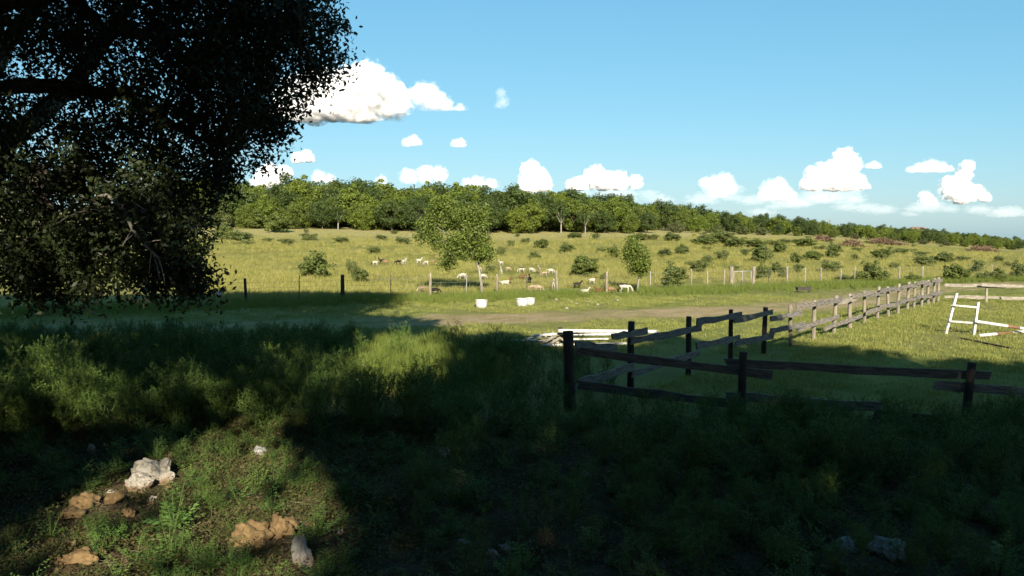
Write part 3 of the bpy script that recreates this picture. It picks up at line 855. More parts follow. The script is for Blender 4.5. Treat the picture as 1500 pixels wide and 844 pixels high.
def on_diag(px):
    k = (FC1[1] - FC0[1]) / (FC1[0] - FC0[0]); u_ = (px - 750) / F
    y_ = (FC0[1] - k * FC0[0]) / (1 - k * u_)
    return u_ * y_, y_
def dz(px, py):
    x_, y_ = on_diag(px); return np.array([x_, y_, CAMH - (py - HY) / F * y_])
fd = FC1 - FC0; fd = fd / np.linalg.norm(fd); fn = np.array([fd[1], -fd[0], 0.0])
fence = empty('rail_fence', (FC0[0], FC0[1], 0))
tag(fence, 'long weathered grey board fence running diagonally back from the tall corner post', 'fence')
post(fence, FC0[0], FC0[1], 1.37, .095, 'wood_dark', (-.05, 0))
pxs = [932, 1016, 1078, 1126, 1166, 1199, 1228, 1252, 1273, 1291, 1308, 1321, 1334, 1344, 1355, 1365, 1372, 1379]
hts = [1.36, 1.28, 1.25, 1.18, 1.15, 1.16, 1.2, 1.12, 1.1, 1.2, 1.12, 1.15, 1.2, 1.1, 1.15, 1.1, 1.15, 1.1]
for i, (p_, h_) in enumerate(zip(pxs, hts)):
    x_, y_ = on_diag(p_)
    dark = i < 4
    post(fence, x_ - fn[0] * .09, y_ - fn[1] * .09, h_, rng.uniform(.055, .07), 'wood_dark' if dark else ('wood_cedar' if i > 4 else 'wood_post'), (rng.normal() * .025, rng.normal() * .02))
RAILS = [((842, 506), (903, 509), .125), ((893, 494), (945, 485), .13), ((924, 500.5), (1027, 481), .14), ((1018, 472), (1084, 461), .14), ((1075, 470), (1132, 457), .14), ((1127, 466.5), (1173, 458), .13), ((1167, 449.5), (1206, 443.5), .13),
         ((843, 562), (925, 538), .14), ((927, 549), (1025, 516.5), .14), ((1018, 507.5), (1082, 495.5), .14), ((1078, 503), (1134, 493), .14), ((1127, 486), (1177, 475), .14), ((1169, 483), (1230, 463.5), .13), ((1208, 481.5), (1262, 463), .12)]
for i, (a, b, h_) in enumerate(RAILS):
    rail(fence, dz(*a), dz(*b), h_, .035, fn, off=(.02 + .04 * (i % 2)))
# further rails: alternate heights between the far posts
for j in range(5, len(pxs) - 1):
    (xa, ya), (xb, yb) = on_diag(pxs[j]), on_diag(pxs[j + 1])
    e = .22
    pa = np.array([xa - fd[0] * e, ya - fd[1] * e]); pb = np.array([xb + fd[0] * e, yb + fd[1] * e])
    g1, g2 = float(H(*pa)), float(H(*pb))
    hi = 1.00 + (.05 if j % 2 else -.04); lo = .46 + (.03 if j % 2 else -.05)
    rail(fence, (*pa, g1 + hi + rng.normal() * .02), (*pb, g2 + hi + rng.normal() * .02), .13, .035, fn, off=.02 + .04 * (j % 2), mat='wood_grey' if j % 3 else 'wood_pale' if j == 6 else 'wood_grey')
    if j >= 8: rail(fence, (*pa, g1 + lo + rng.normal() * .02), (*pb, g2 + lo + rng.normal() * .02), .13, .035, fn, off=.02 + .04 * (j % 2))

# front run
FR = [(1.0, 14.1), (3.75, 13.55), (7.18, 13.07), (10.6, 12.6)]
front_f = empty('rail_fence', (FR[1][0], FR[1][1], 0))
tag(front_f, 'dark shaded board fence running from the corner post through tall weeds', 'fence')
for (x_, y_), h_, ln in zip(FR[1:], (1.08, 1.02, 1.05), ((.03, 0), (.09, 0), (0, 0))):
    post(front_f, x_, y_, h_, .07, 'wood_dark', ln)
ff = unit(np.array([FR[2][0] - FR[0][0], FR[2][1] - FR[0][1]])); fn2 = np.array([ff[1], -ff[0], 0])
fn2 = fn2 if fn2[1] < 0 else -fn2
def fz(px, py):
    u_ = (px - 750) / F; k = (FR[2][1] - FR[0][1]) / (FR[2][0] - FR[0][0])
    y_ = (FR[0][1] - k * FR[0][0]) / (1 - k * u_)
    return np.array([u_ * y_, y_, CAMH - (py - HY) / F * y_])
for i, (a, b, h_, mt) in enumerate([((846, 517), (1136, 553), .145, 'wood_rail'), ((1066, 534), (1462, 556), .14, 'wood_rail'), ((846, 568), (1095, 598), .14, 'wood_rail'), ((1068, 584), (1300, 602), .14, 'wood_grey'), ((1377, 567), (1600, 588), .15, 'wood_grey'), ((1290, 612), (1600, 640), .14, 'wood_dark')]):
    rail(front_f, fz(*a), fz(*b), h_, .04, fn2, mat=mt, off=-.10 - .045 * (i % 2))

# pale far run
far_f = empty('rail_fence', (FC1[0], FC1[1], 0))
tag(far_f, 'pale sunlit board fence closing the far side of the paddock', 'fence')
FF = [(19.7, 37.6), (20.9, 36.6), (25.4, 35.6), (29.5, 34.6)]
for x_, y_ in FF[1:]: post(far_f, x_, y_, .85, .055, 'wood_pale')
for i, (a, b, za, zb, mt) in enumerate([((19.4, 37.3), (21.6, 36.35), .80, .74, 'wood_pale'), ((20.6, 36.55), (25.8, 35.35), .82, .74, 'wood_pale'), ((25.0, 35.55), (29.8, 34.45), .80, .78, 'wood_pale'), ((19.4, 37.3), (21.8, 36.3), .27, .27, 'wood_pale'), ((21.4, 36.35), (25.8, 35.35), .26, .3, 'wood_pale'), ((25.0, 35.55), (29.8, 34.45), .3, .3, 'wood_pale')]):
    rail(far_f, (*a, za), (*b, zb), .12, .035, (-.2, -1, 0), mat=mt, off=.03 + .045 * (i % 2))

# ------------------------------------------------------------------ wire fence with mixed posts
wf = empty('wire_fence', (0, wfy(0), 0))
tag(wf, 'wire fence on mixed wooden and steel posts along the goat pasture', 'fence')
WP = [(60, 'd', .06, 1.1), (120, 's', .02, 1.1), (172, 'd', .07, 1.05), (224, 'd', .10, 1.22), (295, 's', .02, 1.1), (360, 'd', .07, 1.12), (437, 's', .022, 1.2), (501, 'd', .095, 1.18), (572, 's', .02, 1.15), (630, 'p', .07, 1.15), (683, 'w', .022, 1.02), (728, 'p', .055, 1.08), (773, 's', .02, 1.0), (817, 'p', .07, 1.18), (889, 'p', .07, 1.1), (953, 'w', .03, 1.0), (1013, 'p', .045, 1.08), (1037, 'w', .025, 1.0), (1060, 'p', .07, 1.0),
      (1126, 's', .02, 1.0), (1154, 'p', .07, 1.12), (1180, 'w', .03, 1.0), (1203, 'p', .055, 1.05), (1232, 'w', .025, .95), (1252, 'p', .045, 1.0), (1285, 's', .02, 1.0), (1318, 'p', .06, 1.05), (1352, 'w', .03, 1.0), (1386, 'p', .06, 1.05), (1420, 's', .02, 1.0), (1453, 'p', .05, 1.05), (1490, 'w', .03, 1.0)]
def on_wf(px):
    u_ = (px - 750) / F; y_ = (35.0 + .47 * 15.5) / (1 - .47 * u_); return u_ * y_, y_
for px_, k_, r_, h_ in WP:
    x_, y_ = on_wf(px_)
    mt = {'d': 'wood_dark', 's': 'steel_dark', 'p': 'wood_cedar', 'w': 'galv'}[k_]
    post(wf, x_, y_, h_, r_, mt, (rng.normal() * .03, rng.normal() * .02), nm='steel_post' if k_ in 'sw' else 'post')
gx0, gy0 = on_wf(1072); gx1, gy1 = on_wf(1104)
post(wf, gx0, gy0, 1.2, .12, 'wood_cedar', nm='gate_post'); post(wf, gx1, gy1, 1.2, .11, 'wood_cedar', nm='gate_post')
for h_ in (.22, .45, .68, .92):
    for (pa, pb) in ((-60, 1072), (1104, 1530)):
        m2 = MB(); pts = []
        for p_ in np.linspace(pa, pb, 60 if pa < 0 else 20):
            x_, y_ = on_wf(p_); pts.append((x_, y_ - .06, float(H(x_, y_)) + h_ + .02 * math.sin(p_ * .1 + h_ * 9)))
        tube(m2, np.array(pts) - np.array(wf.location), .0045, 4, cap=False)
        m2.build('wire', M['wire'], wf)
gate = empty('pipe_gate', (gx0, gy0, float(H(gx0, gy0)))); tag(gate, 'light metal pipe gate with wire mesh between two thick posts', 'gate')
gd = np.array([gx1 - gx0, gy1 - gy0]); gl = np.linalg.norm(gd); gd = gd / gl
def gp(s, z): return (gd[0] * s, gd[1] * s, z)
m2 = MB()
for a, b in ((gp(.16, .12), gp(gl - .16, .12)), (gp(.16, .92), gp(gl - .16, .92)), (gp(.16, .12), gp(.16, .92)), (gp(gl - .16, .12), gp(gl - .16, .92))):
    tube(m2, [a, b], .024, 8)
m2.build('frame', M['galv'], gate, True)
m2 = MB(); tube(m2, [gp(gl / 2, .12), gp(gl / 2, .92)], .02, 8); m2.build('stile', M['galv'], gate, True)
m2 = MB()
for z_ in np.linspace(.2, .84, 7): tube(m2, [gp(.18, z_), gp(gl - .18, z_)], .004, 4, cap=False)
for s_ in np.linspace(.28, gl - .28, 9): tube(m2, [gp(s_, .13), gp(s_, .91)], .004, 4, cap=False)
m2.build('mesh_panel', M['wire'], gate)
bx_, by_ = on_wf(216)
m2 = MB(); ang = np.linspace(0, 2 * math.pi, 17)[:-1]
def lathe(mb_, prof, sides=16, wob=0.0):
    v = []; q = []
    a = np.arange(sides) * 2 * math.pi / sides
    for r_, z_ in prof:
        rr = r_ * (1 + wob * np.sin(a * 3 + 1))
        v.append(np.stack([np.cos(a) * rr, np.sin(a) * rr, np.full(sides, z_)], 1))
    for i in range(len(prof) - 1):
        for k in range(sides):
            q.append((i * sides + k, i * sides + (k + 1) % sides, (i + 1) * sides + (k + 1) % sides, (i + 1) * sides + k))
    mb_.add(np.concatenate(v), q=q)
lathe(m2, [(.01, 0), (.12, 0), (.15, .28), (.14, .28), (.11, .02), (.01, .02)])
bk = m2.build('bucket', M['trough'], None, True); bk.location = (bx_, by_ - .22, float(H(bx_, by_)) + .6)
tag(bk, 'small dark bucket hung on the wire fence beside a thick post', 'bucket')
m2 = MB(); tube(m2, [(math.cos(a) * .145, .06, .28 + math.sin(a) * .16) for a in np.linspace(0, math.pi, 9)], .006, 4); m2.build('bucket_handle', M['wire'], bk)

# ------------------------------------------------------------------ white tubs, trough
def tub(px, py, w, h, label, rz):
    x_, y_, z_ = ground_at(px, py)
    o = empty('tub', (x_, y_, z_ - .02), rz); tag(o, label, 'tub')
    m2 = MB(); lathe(m2, [(.005, 0), (w * .44, 0), (w * .47, h * .3), (w * .5, h), (w * .46, h), (w * .42, .05), (.005, .05)], 20, .015)
    m2.build('body', M['tub'], o, True)
    m2 = MB(); tube(m2, [(math.cos(a) * w * .51, math.sin(a) * w * .51, h) for a in np.linspace(0, 2 * math.pi, 21)], .018, 6, cap=False); m2.build('rim', M['tub'], o, True)
tub(705, 451, .50, .33, 'lone white plastic tub in the grass verge by the track', .3)
tub(765, 449, .48, .34, 'white plastic tub, the wider of the pair standing together on the verge', 1.0)
tub(777, 446.5, .38, .30, 'white plastic tub tucked behind the other of the pair on the verge', 2.0)
x_, y_, z_ = ground_at(1178, 429)
tr = empty('feed_trough', (x_, y_, z_), .1); tag(tr, 'low dark feed trough on short legs beyond the rail fence', 'trough')
m2 = MB()
plank(m2, (-.36, -.13, .22), (.36, -.13, .22), .14, .02, (0, 1, 0)); plank(m2, (-.36, .13, .22), (.36, .13, .22), .14, .02, (0, 1, 0))
plank(m2, (-.36, 0, .165), (.36, 0, .165), .24, .02, (0, 0, 1)); plank(m2, (-.355, -.12, .22), (-.355, .12, .22), .14, .02, (1, 0, 0)); plank(m2, (.355, -.12, .22), (.355, .12, .22), .14, .02, (1, 0, 0))
m2.build('tray', M['trough'], tr)
for sx in (-.3, .3):
    for sy in (-.1, .1):
        m2 = MB(); tube(m2, [(sx, sy, -.1), (sx, sy, .16)], .02, 6); m2.build('leg', M['trough'], tr)

# ------------------------------------------------------------------ show jump and poles
def jp(px, py, y_): return np.array([(px - 750) / F * y_, y_, CAMH - (py - HY) / F * y_])
jw = empty('jump_wing', (13.2, 25.3, 0)); tag(jw, 'white painted jump stand with two leaning uprights and cross bars', 'jump stand')
jo = np.array(jw.location)
for nm, a, b, w in (('upright', jp(1389, 490, 25.4), jp(1403, 430, 25.4), .068), ('upright', jp(1430, 493, 25.0), jp(1435, 443, 25.0), .068), ('crossbar', jp(1397, 447, 25.33), jp(1434, 450.5, 24.93), .05), ('crossbar', jp(1394, 471, 25.33), jp(1432, 473.5, 24.93), .05)):
    m2 = MB(); plank(m2, a - jo, b - jo, w, w * .8 if nm == 'upright' else .03, (0.1, -1, 0) , rough=.004)
    m2.build(nm, M['white_paint'], jw)
def jpole(a, b, label, r=.05, bands=((.42, .62),), nm='jump_pole', mat='white_paint', group=None):
    a = np.array(a, float); b = np.array(b, float)
    m2 = MB(); n = 21; f = np.linspace(0, 1, n)
    tube(m2, (a + (b - a) * f[:, None]) - a, r, 10)
    me = m2.mesh(nm, [M[mat], M['brown_paint']], True)
    for p_ in me.polygons:
        c_ = Vector(p_.center).length / np.linalg.norm(b - a)
        if any(x0 < c_ < x1 for x0, x1 in bands): p_.material_index = 1
    o = put(nm, me, None, tuple(a)); tag(o, label, 'pole', group)
    return o
jpole(jp(1431, 471, 24.88), (16.35, 24.9, .06), 'white jump pole with a short brown band sloping down from the jump stand', .045, ((.40, .56),))
jpole((13.75, 24.35, .06), (17.2, 26.2, .06), 'white jump pole with a long brown band lying on the mown grass', .05, ((.20, .42),))
jpole((*gpx(1412, 498), .035), (*gpx(1486, 513), .035), 'thin dark bar laid as a shadow line on the mown grass near the jump stand', .025, (), 'ground_pole', 'wood_dark')  # dark bar stands in for a shadow line whose caster is unseen
PILE = [((1.25, 22.35), (4.0, 22.75), .43, .36, .05, 'white pole lying on top across the heap of old poles'), ((-.5, 23.2), (1.75, 22.75), .06, .10, .038, 'white pole poking out of the end of the heap on the grass'),
        ((.55, 22.5), (1.9, 22.6), .28, .36, .036, 'short white pole resting up on the heap of poles'), ((.8, 22.25), (3.2, 22.5), .05, .06, .04, 'grubby white pole lying low under the heap'), ((1.5, 22.9), (4.1, 23.3), .22, .30, .04, 'white pole lying behind the top pole of the heap'), ((.35, 22.75), (2.2, 23.3), .16, .34, .03, 'white pole slanting up through the back of the heap'), ((.75, 22.9), (2.6, 22.3), .12, .22, .026, 'thin white pole crossing the middle of the heap')]
for a, b, za, zb, r_, lb in PILE: jpole((*a, za), (*b, zb), lb, r_, ())
# broken cross stand within the heap
js = empty('trestle', (1.2, 22.6, 0)); tag(js, 'broken pale wooden trestle tangled in the heap of poles', 'trestle')
for a, b in (((-.45, 0, .02), (.15, -.1, .38)), ((.12, .1, .02), (-.35, 0, .36)), ((-.3, -.25, .02), (.35, .3, .30)), ((.4, -.2, .02), (-.1, .25, .33)), ((-.5, .2, .12), (.45, .1, .2)), ((.5, .3, .02), (.25, -.2, .3))):
    m2 = MB(); plank(m2, a, b, .06, .03, (.3, -1, .1), rough=.004); m2.build('leg', M['wood_pale'], js)
stp = empty('stump_post', (1.32, 22.75, 0)); tag(stp, 'short dark leaning stub of post in the heap of poles', 'post')
m2 = MB(); tube(m2, limb_path((.12, 0, -.1), (-.02, 0, .48), 5, 0, .05), np.linspace(.06, .05, 5), 7, wob=.08); m2.build('stub', M['wood_dark'], stp, True)

# ------------------------------------------------------------------ goats
def skin_mesh(name, joints, edges):
    me = bpy.data.meshes.new(name)
    me.from_pydata([j[0] for j in joints], edges, [])
    o = bpy.data.objects.new(name, me); COL.objects.link(o)
    sk = o.modifiers.new('skin', 'SKIN'); sk.use_smooth_shade = True
    for i, j in enumerate(joints):
        r_ = j[1]; me.skin_vertices[0].data[i].radius = (r_, r_) if not hasattr(r_, '__len__') else r_
        me.skin_vertices[0].data[i].use_root = (i == 0)
    o.modifiers.new('sub', 'SUBSURF').levels = 1
    bpy.context.view_layer.update()
    ev = o.evaluated_get(bpy.context.evaluated_depsgraph_get())
    out = bpy.data.meshes.new_from_object(ev)
    bpy.data.objects.remove(o)
    return out
def goat_mesh(pose):
    J = []; E = []
    def j(p, r, par=None):
        J.append((p, r)); i = len(J) - 1
        if par is not None: E.append((par, i))
        return i
    bz = .48 if pose != 'lie' else .19
    b0 = j((0, 0, bz), (.135, .15)); b1 = j((-.20, 0, bz + .01), (.13, .14), b0); b2 = j((-.36, 0, bz + .01), (.095, .10), b1); ta = j((-.42, 0, bz + .07), .022, b2); j((-.47, 0, bz + .12), .018, ta)
    f1 = j((.20, 0, bz + .01), (.12, .145), b0)
    if pose == 'graze':
        n1 = j((.34, 0, bz - .02), .075, f1); n2 = j((.45, 0, bz - .17), .055, n1); h1 = j((.50, 0, bz - .30), .058, n2); h2 = j((.55, 0, bz - .41), .034, h1); ed = (0, .10, .02); hn = (-.05, .03, .09)
        hp = J[h1][0]
    else:
        n1 = j((.33, 0, bz + .10), .080, f1); n2 = j((.40, 0, bz + .22), .055, n1); h1 = j((.46, 0, bz + .30), .060, n2); h2 = j((.59, 0, bz + .25), .034, h1); hp = J[h1][0]
    for s in (-1, 1):
        e1 = j((hp[0] - .03, s * .07, hp[2] + .0), .016, h1); j((hp[0] - .05, s * .12, hp[2] - .06), .014, e1)
        g1 = j((hp[0] - .05, s * .025, hp[2] + .07), .013, h1); j((hp[0] - .12, s * .035, hp[2] + .11), .007, g1)
        if pose == 'lie':
            k = j((.22, s * .11, .10), .045, f1); k2 = j((.36, s * .12, .035), .028, k); j((.24, s * .13, .02), .02, k2)
            k = j((-.24, s * .13, .11), .06, b1); k2 = j((-.10, s * .17, .06), .034, k); j((-.26, s * .18, .02), .022, k2)
        else:
            st = .03 * s
            k = j((.20, s * .085, .36), .052, f1); k2 = j((.21 + st, s * .085, .20), .027, k); k3 = j((.205 + st, s * .085, .05), .02, k2); j((.22 + st, s * .085, .0), .024, k3)
            k = j((-.27, s * .085, .38), .065, b1); k2 = j((-.24 - st, s * .085, .24), .036, k); k3 = j((-.31 - st, s * .085, .16), .022, k2); k4 = j((-.30 - st, s * .085, .04), .019, k3); j((-.28 - st, s * .085, .0), .023, k4)
    return skin_mesh('goat_' + pose, J, E)
GM = {p: goat_mesh(p) for p in ('stand', 'graze', 'lie')}
def goatmat(nm, body, head=None, back=None):
    m, nt, p, out = newmat('goat_' + nm)
    tc = N(nt, 'ShaderNodeTexCoord').outputs['Object']
    sep = N(nt, 'ShaderNodeSeparateXYZ'); nt.links.new(tc, sep.inputs[0])
    ns = noise_fac(nt, 5, 3, .5, 0, 1, tc)
    def step(sock, edge, soft=.03, flip=False):
        a = N(nt, 'ShaderNodeMath', operation='MULTIPLY_ADD'); nt.links.new(ns, a.inputs[0]); a.inputs[1].default_value = .12; a.inputs[2].default_value = -.06
        b = N(nt, 'ShaderNodeMath', operation='ADD'); nt.links.new(sock, b.inputs[0]); nt.links.new(a.outputs[0], b.inputs[1])
        r = N(nt, 'ShaderNodeMapRange'); r.inputs[1].default_value = edge - soft; r.inputs[2].default_value = edge + soft
        if flip: r.inputs[3].default_value = 1; r.inputs[4].default_value = 0
        nt.links.new(b.outputs[0], r.inputs[0]); return r.outputs[0]
    col = mixc(nt, noise_fac(nt, 14, 4, .6, .3, .7, tc), tuple(c * .85 for c in body), body)
    if back: col = mixc(nt, step(sep.outputs[2], .53), col, back)
    if head: col = mixc(nt, step(sep.outputs[0], .33), col, head)
    nt.links.new(col, p.inputs['Base Color']); p.inputs['Roughness'].default_value = .9; p.inputs['Specular IOR Level'].default_value = .1
    return m
WH, BKC, BR, TAN, CRM = (.34, .315, .265), (.015, .013, .012), (.10, .044, .024), (.18, .11, .063), (.25, .20, .13)
GMAT = {'white': goatmat('white', WH), 'black': goatmat('black', BKC), 'brown': goatmat('brown', BR), 'tan': goatmat('tan', TAN), 'cream': goatmat('cream', CRM),
        'white_brown': goatmat('white_brown', WH, BR), 'white_black': goatmat('white_black', WH, BKC), 'white_back': goatmat('white_back', WH, None, BKC), 'grey': goatmat('grey', (.16, .12, .085), (.3, .24, .17))}
GOATS = [  # column, row of the feet, length in pixels, pose, coat, turn, label
    (549, 389, 11, 'graze', 'white_black', 200, 'white goat with a black head grazing at the end of the far line'),
    (559, 387, 11, 'stand', 'black', 160, 'black goat standing against a tan and white one in the far line'),
    (565, 388, 11, 'graze', 'tan', 10, 'tan goat grazing beside a black one in the far line'),
    (583, 388, 11, 'graze', 'black', 185, 'black goat grazing shoulder to shoulder with a white one in the far line'),
    (592, 388, 10, 'stand', 'white', 60, 'white goat close behind a grazing black goat in the far line'),
    (614, 386, 11, 'stand', 'white', 30, 'white goat with raised head in the far line'),
    (624, 389, 11, 'graze', 'white', 150, 'white goat grazing next to a tan one near the leafy tree'),
    (636, 389, 12, 'graze', 'tan', 5, 'tan goat half hidden by the leafy tree'),
    (677, 409, 14, 'graze', 'white', 190, 'white goat grazing just past the low branches of the leafy tree'),
    (703, 400, 14, 'stand', 'white_black', 250, 'white goat with a black head behind the pale leaning trunk'),
    (708, 409, 12, 'graze', 'white', 20, 'white goat grazing right behind the pale leaning trunk'),
    (734, 389, 10, 'stand', 'white', 220, 'small white goat alone at the back, right of the leafy tree'),
    (734, 402, 10, 'stand', 'white', 265, 'white goat seen end on beyond the reclining white and brown goat'),
    (745, 398, 10, 'graze', 'cream', 30, 'cream goat grazing behind the end on white goat'),
    (740, 417, 19, 'lie', 'white_brown', -12, 'large white goat with a brown head lying in the grass'),
    (764, 400, 13, 'graze', 'white_back', 160, 'white goat with a black back grazing just behind a brown one'),
    (764, 408, 13, 'lie', 'brown', 10, 'reddish brown goat lying in the grass'),
    (779, 399, 11, 'graze', 'white', -30, 'white goat grazing to the side of the black backed goat'),
    (790, 400, 7, 'stand', 'cream', 100, 'tiny cream kid between two white goats'),
    (797, 405, 9, 'graze', 'cream', 170, 'cream kid grazing in front of a white goat'),
    (807, 401, 12, 'graze', 'white', 15, 'white goat grazing at the end of the back group'),
    (776, 415, 9, 'stand', 'black', 95, 'small black kid standing end on behind a steel post'),
    (780, 427, 10, 'graze', 'cream', 170, 'cream goat grazing tail to a second cream goat at the fence'),
    (789, 427, 9, 'graze', 'cream', 10, 'second cream goat grazing at the fence'),
    (810, 424, 12, 'stand', 'white', 275, 'white goat facing out beside a cedar post'),
    (846, 423, 15, 'stand', 'black', 5, 'black goat standing side on behind the fence'),
    (857, 429, 14, 'lie', 'white', 10, 'white goat lying in front of the black goat'),
    (868, 416, 12, 'stand', 'white_brown', -20, 'white goat with a brown head standing by the broad bush'),
    (878, 428, 12, 'lie', 'brown', 170, 'brown goat lying against a cedar post'),
    (896, 430, 14, 'graze', 'tan', 20, 'orange tan goat grazing beside a cedar post'),
    (916, 429, 22, 'graze', 'white_back', -5, 'large white goat with dark back markings grazing by the slender tree'),
    (618, 429, 15, 'graze', 'grey', 175, 'grey brown goat grazing beside a pale cedar post'),
    (638, 432, 17, 'graze', 'black', -8, 'large black goat grazing close behind a pale cedar post'),
    (319, 441, 20, 'stand', 'white', 262, 'white goat standing end on at the fence in the tree shade')]
GPOS = []
for px_, py_, L_, pose, coat, turn, lb in GOATS:
    x_, y_, z_ = ground_at(px_, py_)
    GPOS.append((x_, y_)); wl = max(L_ * y_ / F, .5)
    end_on = abs(math.sin(R(turn))) > .8
    s_ = wl / (1.02 if pose != 'graze' else 1.0)
    if end_on: s_ = .68
    s_ = min(max(s_, .55), 1.05)
    me = GM[pose].copy(); me.materials.clear(); me.materials.append(GMAT[coat])
    o = put('goat', me, None, (x_, y_, z_), R(turn), s_ * 1.0)
    tag(o, lb, 'goat', 'goats grazing in the pasture')

# ------------------------------------------------------------------ rocks and clods
def rock_mesh(name, mat, dims, seed, sub=3, rough=.28, flat=.0):
    bm = bmesh.new(); bmesh.ops.create_icosphere(bm, subdivisions=sub, radius=1)
    off = Vector((seed * 7.1, seed * 3.3, seed * 1.7))
    g = np.random.default_rng(seed)
    planes = [(Vector(unit(g.normal(size=3))), g.uniform(.55, .85)) for _ in range(9)]
    for v in bm.verts:
        n = v.co.normalized(); r = 1.0
        for pn, pd in planes:
            c_ = n.dot(pn)
            if c_ > .01: r = min(r, pd / c_)
        r *= 1 + rough * mnoise.noise(n * 1.6 + off) + rough * .5 * mnoise.noise(n * 4 + off) + rough * .3 * mnoise.noise(n * 10 + off)
        v.co = Vector((n.x * r * dims[0] / 2, n.y * r * dims[1] / 2, max(n.z, -.35) * r * dims[2] / 2 / .8))
    me = bpy.data.meshes.new(name); bm.to_mesh(me); bm.free(); me.materials.append(M[mat])
    return me
ROCKS = [('rock', 'limestone', 221, 712, .62, .42, .36, 'big pale limestone rock, the upper block among the clods', 3), ('rock', 'limestone', 196, 724, .40, .36, .22, 'lower limestone block stained with soil against the big pale rock', 5),
         ('rock', 'grey_rock', 434, 838, .19, .16, .26, 'upright pointed grey stone in the weeds', 8), ('rock', 'grey_rock', 375, 670, .20, .15, .11, 'small flat grey stone among sparse weeds', 9),
         ('stone', 'limestone', 213, 745, .12, .1, .08, 'small pale stone lying below the limestone rock', 11), ('stone', 'clay', 178, 764, .16, .12, .1, 'rounded earthy stone below the limestone rock', 12), ('stone', 'limestone', 152, 730, .12, .1, .06, 'pale chip of stone beside the limestone rock', 13),
         ('clod', 'clay', 365, 806, .36, .3, .20, 'largest brown clod of dry earth in the weeds', 14), ('clod', 'clay', 402, 793, .30, .26, .18, 'brown earth clod leaning on the largest clod', 15), ('clod', 'clay', 338, 812, .22, .2, .12, 'small brown clod at the foot of the largest clod', 16), ('clod', 'clay', 420, 784, .24, .2, .12, 'broken brown clod behind the other clods', 17),
         ('clod', 'clay', 115, 752, .34, .26, .16, 'lumpy brown clod on the bank of earth left of the limestone', 18), ('clod', 'clay', 90, 765, .28, .22, .10, 'low brown clod on the bank of earth', 19), ('clod', 'clay', 157, 745, .2, .18, .12, 'brown clod beside the lower limestone block', 20), ('clod', 'clay', 100, 838, .4, .24, .12, 'flat brown clod at the bottom of the earth bank', 21), ('clod', 'clay', 455, 782, .18, .14, .08, 'crumbled brown clod beside the row of clods', 22),
         ('stone', 'limestone', 125, 668, .16, .12, .12, 'white stone in the shade under the weed bank', 23), ('stone', 'limestone', 190, 658, .14, .1, .08, 'white stone in deep shade behind the limestone rock', 24), ('rock', 'limestone', 650, 676, .17, .15, .16, 'knobbly white stone alone in the dark weeds', 25), ('stone', 'limestone', 642, 688, .09, .08, .06, 'white chip at the foot of the knobbly stone', 26),
         ('rock', 'limestone', 720, 828, .20, .15, .10, 'flat white stone, the larger of two on the shaded bare ground', 27), ('rock', 'limestone', 737, 818, .15, .12, .10, 'white stone, the smaller of two on the shaded bare ground', 28), ('stone', 'grey_rock', 678, 806, .14, .1, .06, 'greenish grey stone half hidden in shaded weeds', 29),
         ('stone', 'limestone', 860, 706, .13, .1, .08, 'pale stone in the weeds below the fence corner', 30), ('stone', 'limestone', 893, 698, .09, .08, .05, 'small pale chip in the weeds below the fence corner', 31), ('rock', 'grey_rock', 1316, 825, .40, .32, .18, 'broad grey rock in deep shade below the front fence', 32), ('rock', 'grey_rock', 1250, 815, .30, .2, .12, 'low grey rock in deep shade beside the broad one', 33),
         ('stone', 'limestone', 494, 790, .07, .06, .05, 'tiny pale pebble at the edge of the sunny patch', 34), ('stone', 'clay', 135, 822, .14, .1, .07, 'earthy pebble among the sunlit weeds', 35), ('stone', 'clay', 238, 720, .12, .1, .07, 'earthy pebble right against the big limestone', 36)]
RPOS = []
for nm, mt, px_, py_, a, b, c_, lb, sd_ in ROCKS:
    x_, y_, z_ = ground_at(px_, py_); RPOS.append((x_, y_, a))
    o = put(nm, rock_mesh(nm, mt, (a, b, c_ * 1.3), sd_, 4 if a > .28 else 3, .34 if nm != 'clod' else .42), None, (x_, y_, z_ + c_ * (.3 if nm == 'clod' else .12)), rng.uniform(-.5, .5))
    for p_ in o.data.polygons: p_.use_smooth = (nm == 'clod')
    tag(o, lb, {'clod': 'clod', 'rock': 'rock', 'stone': 'stone'}[nm])

# pale rubble on the verge
for px_, py_ in [(815, 440), (822, 447), (838, 444), (846, 446), (860, 443), (868, 445), (876, 447), (830, 453), (905, 441)]:
    x_, y_, z_ = ground_at(px_, py_)
    o = put('stone', rock_mesh('stone', 'limestone', (rng.uniform(.12, .24), .14, .11), int(px_), 2), None, (x_, y_, z_ + .01), rng.uniform(0, 3))
    tag(o, 'pale stone scattered on the green verge before the goat fence', 'stone', 'pale stones on the verge')

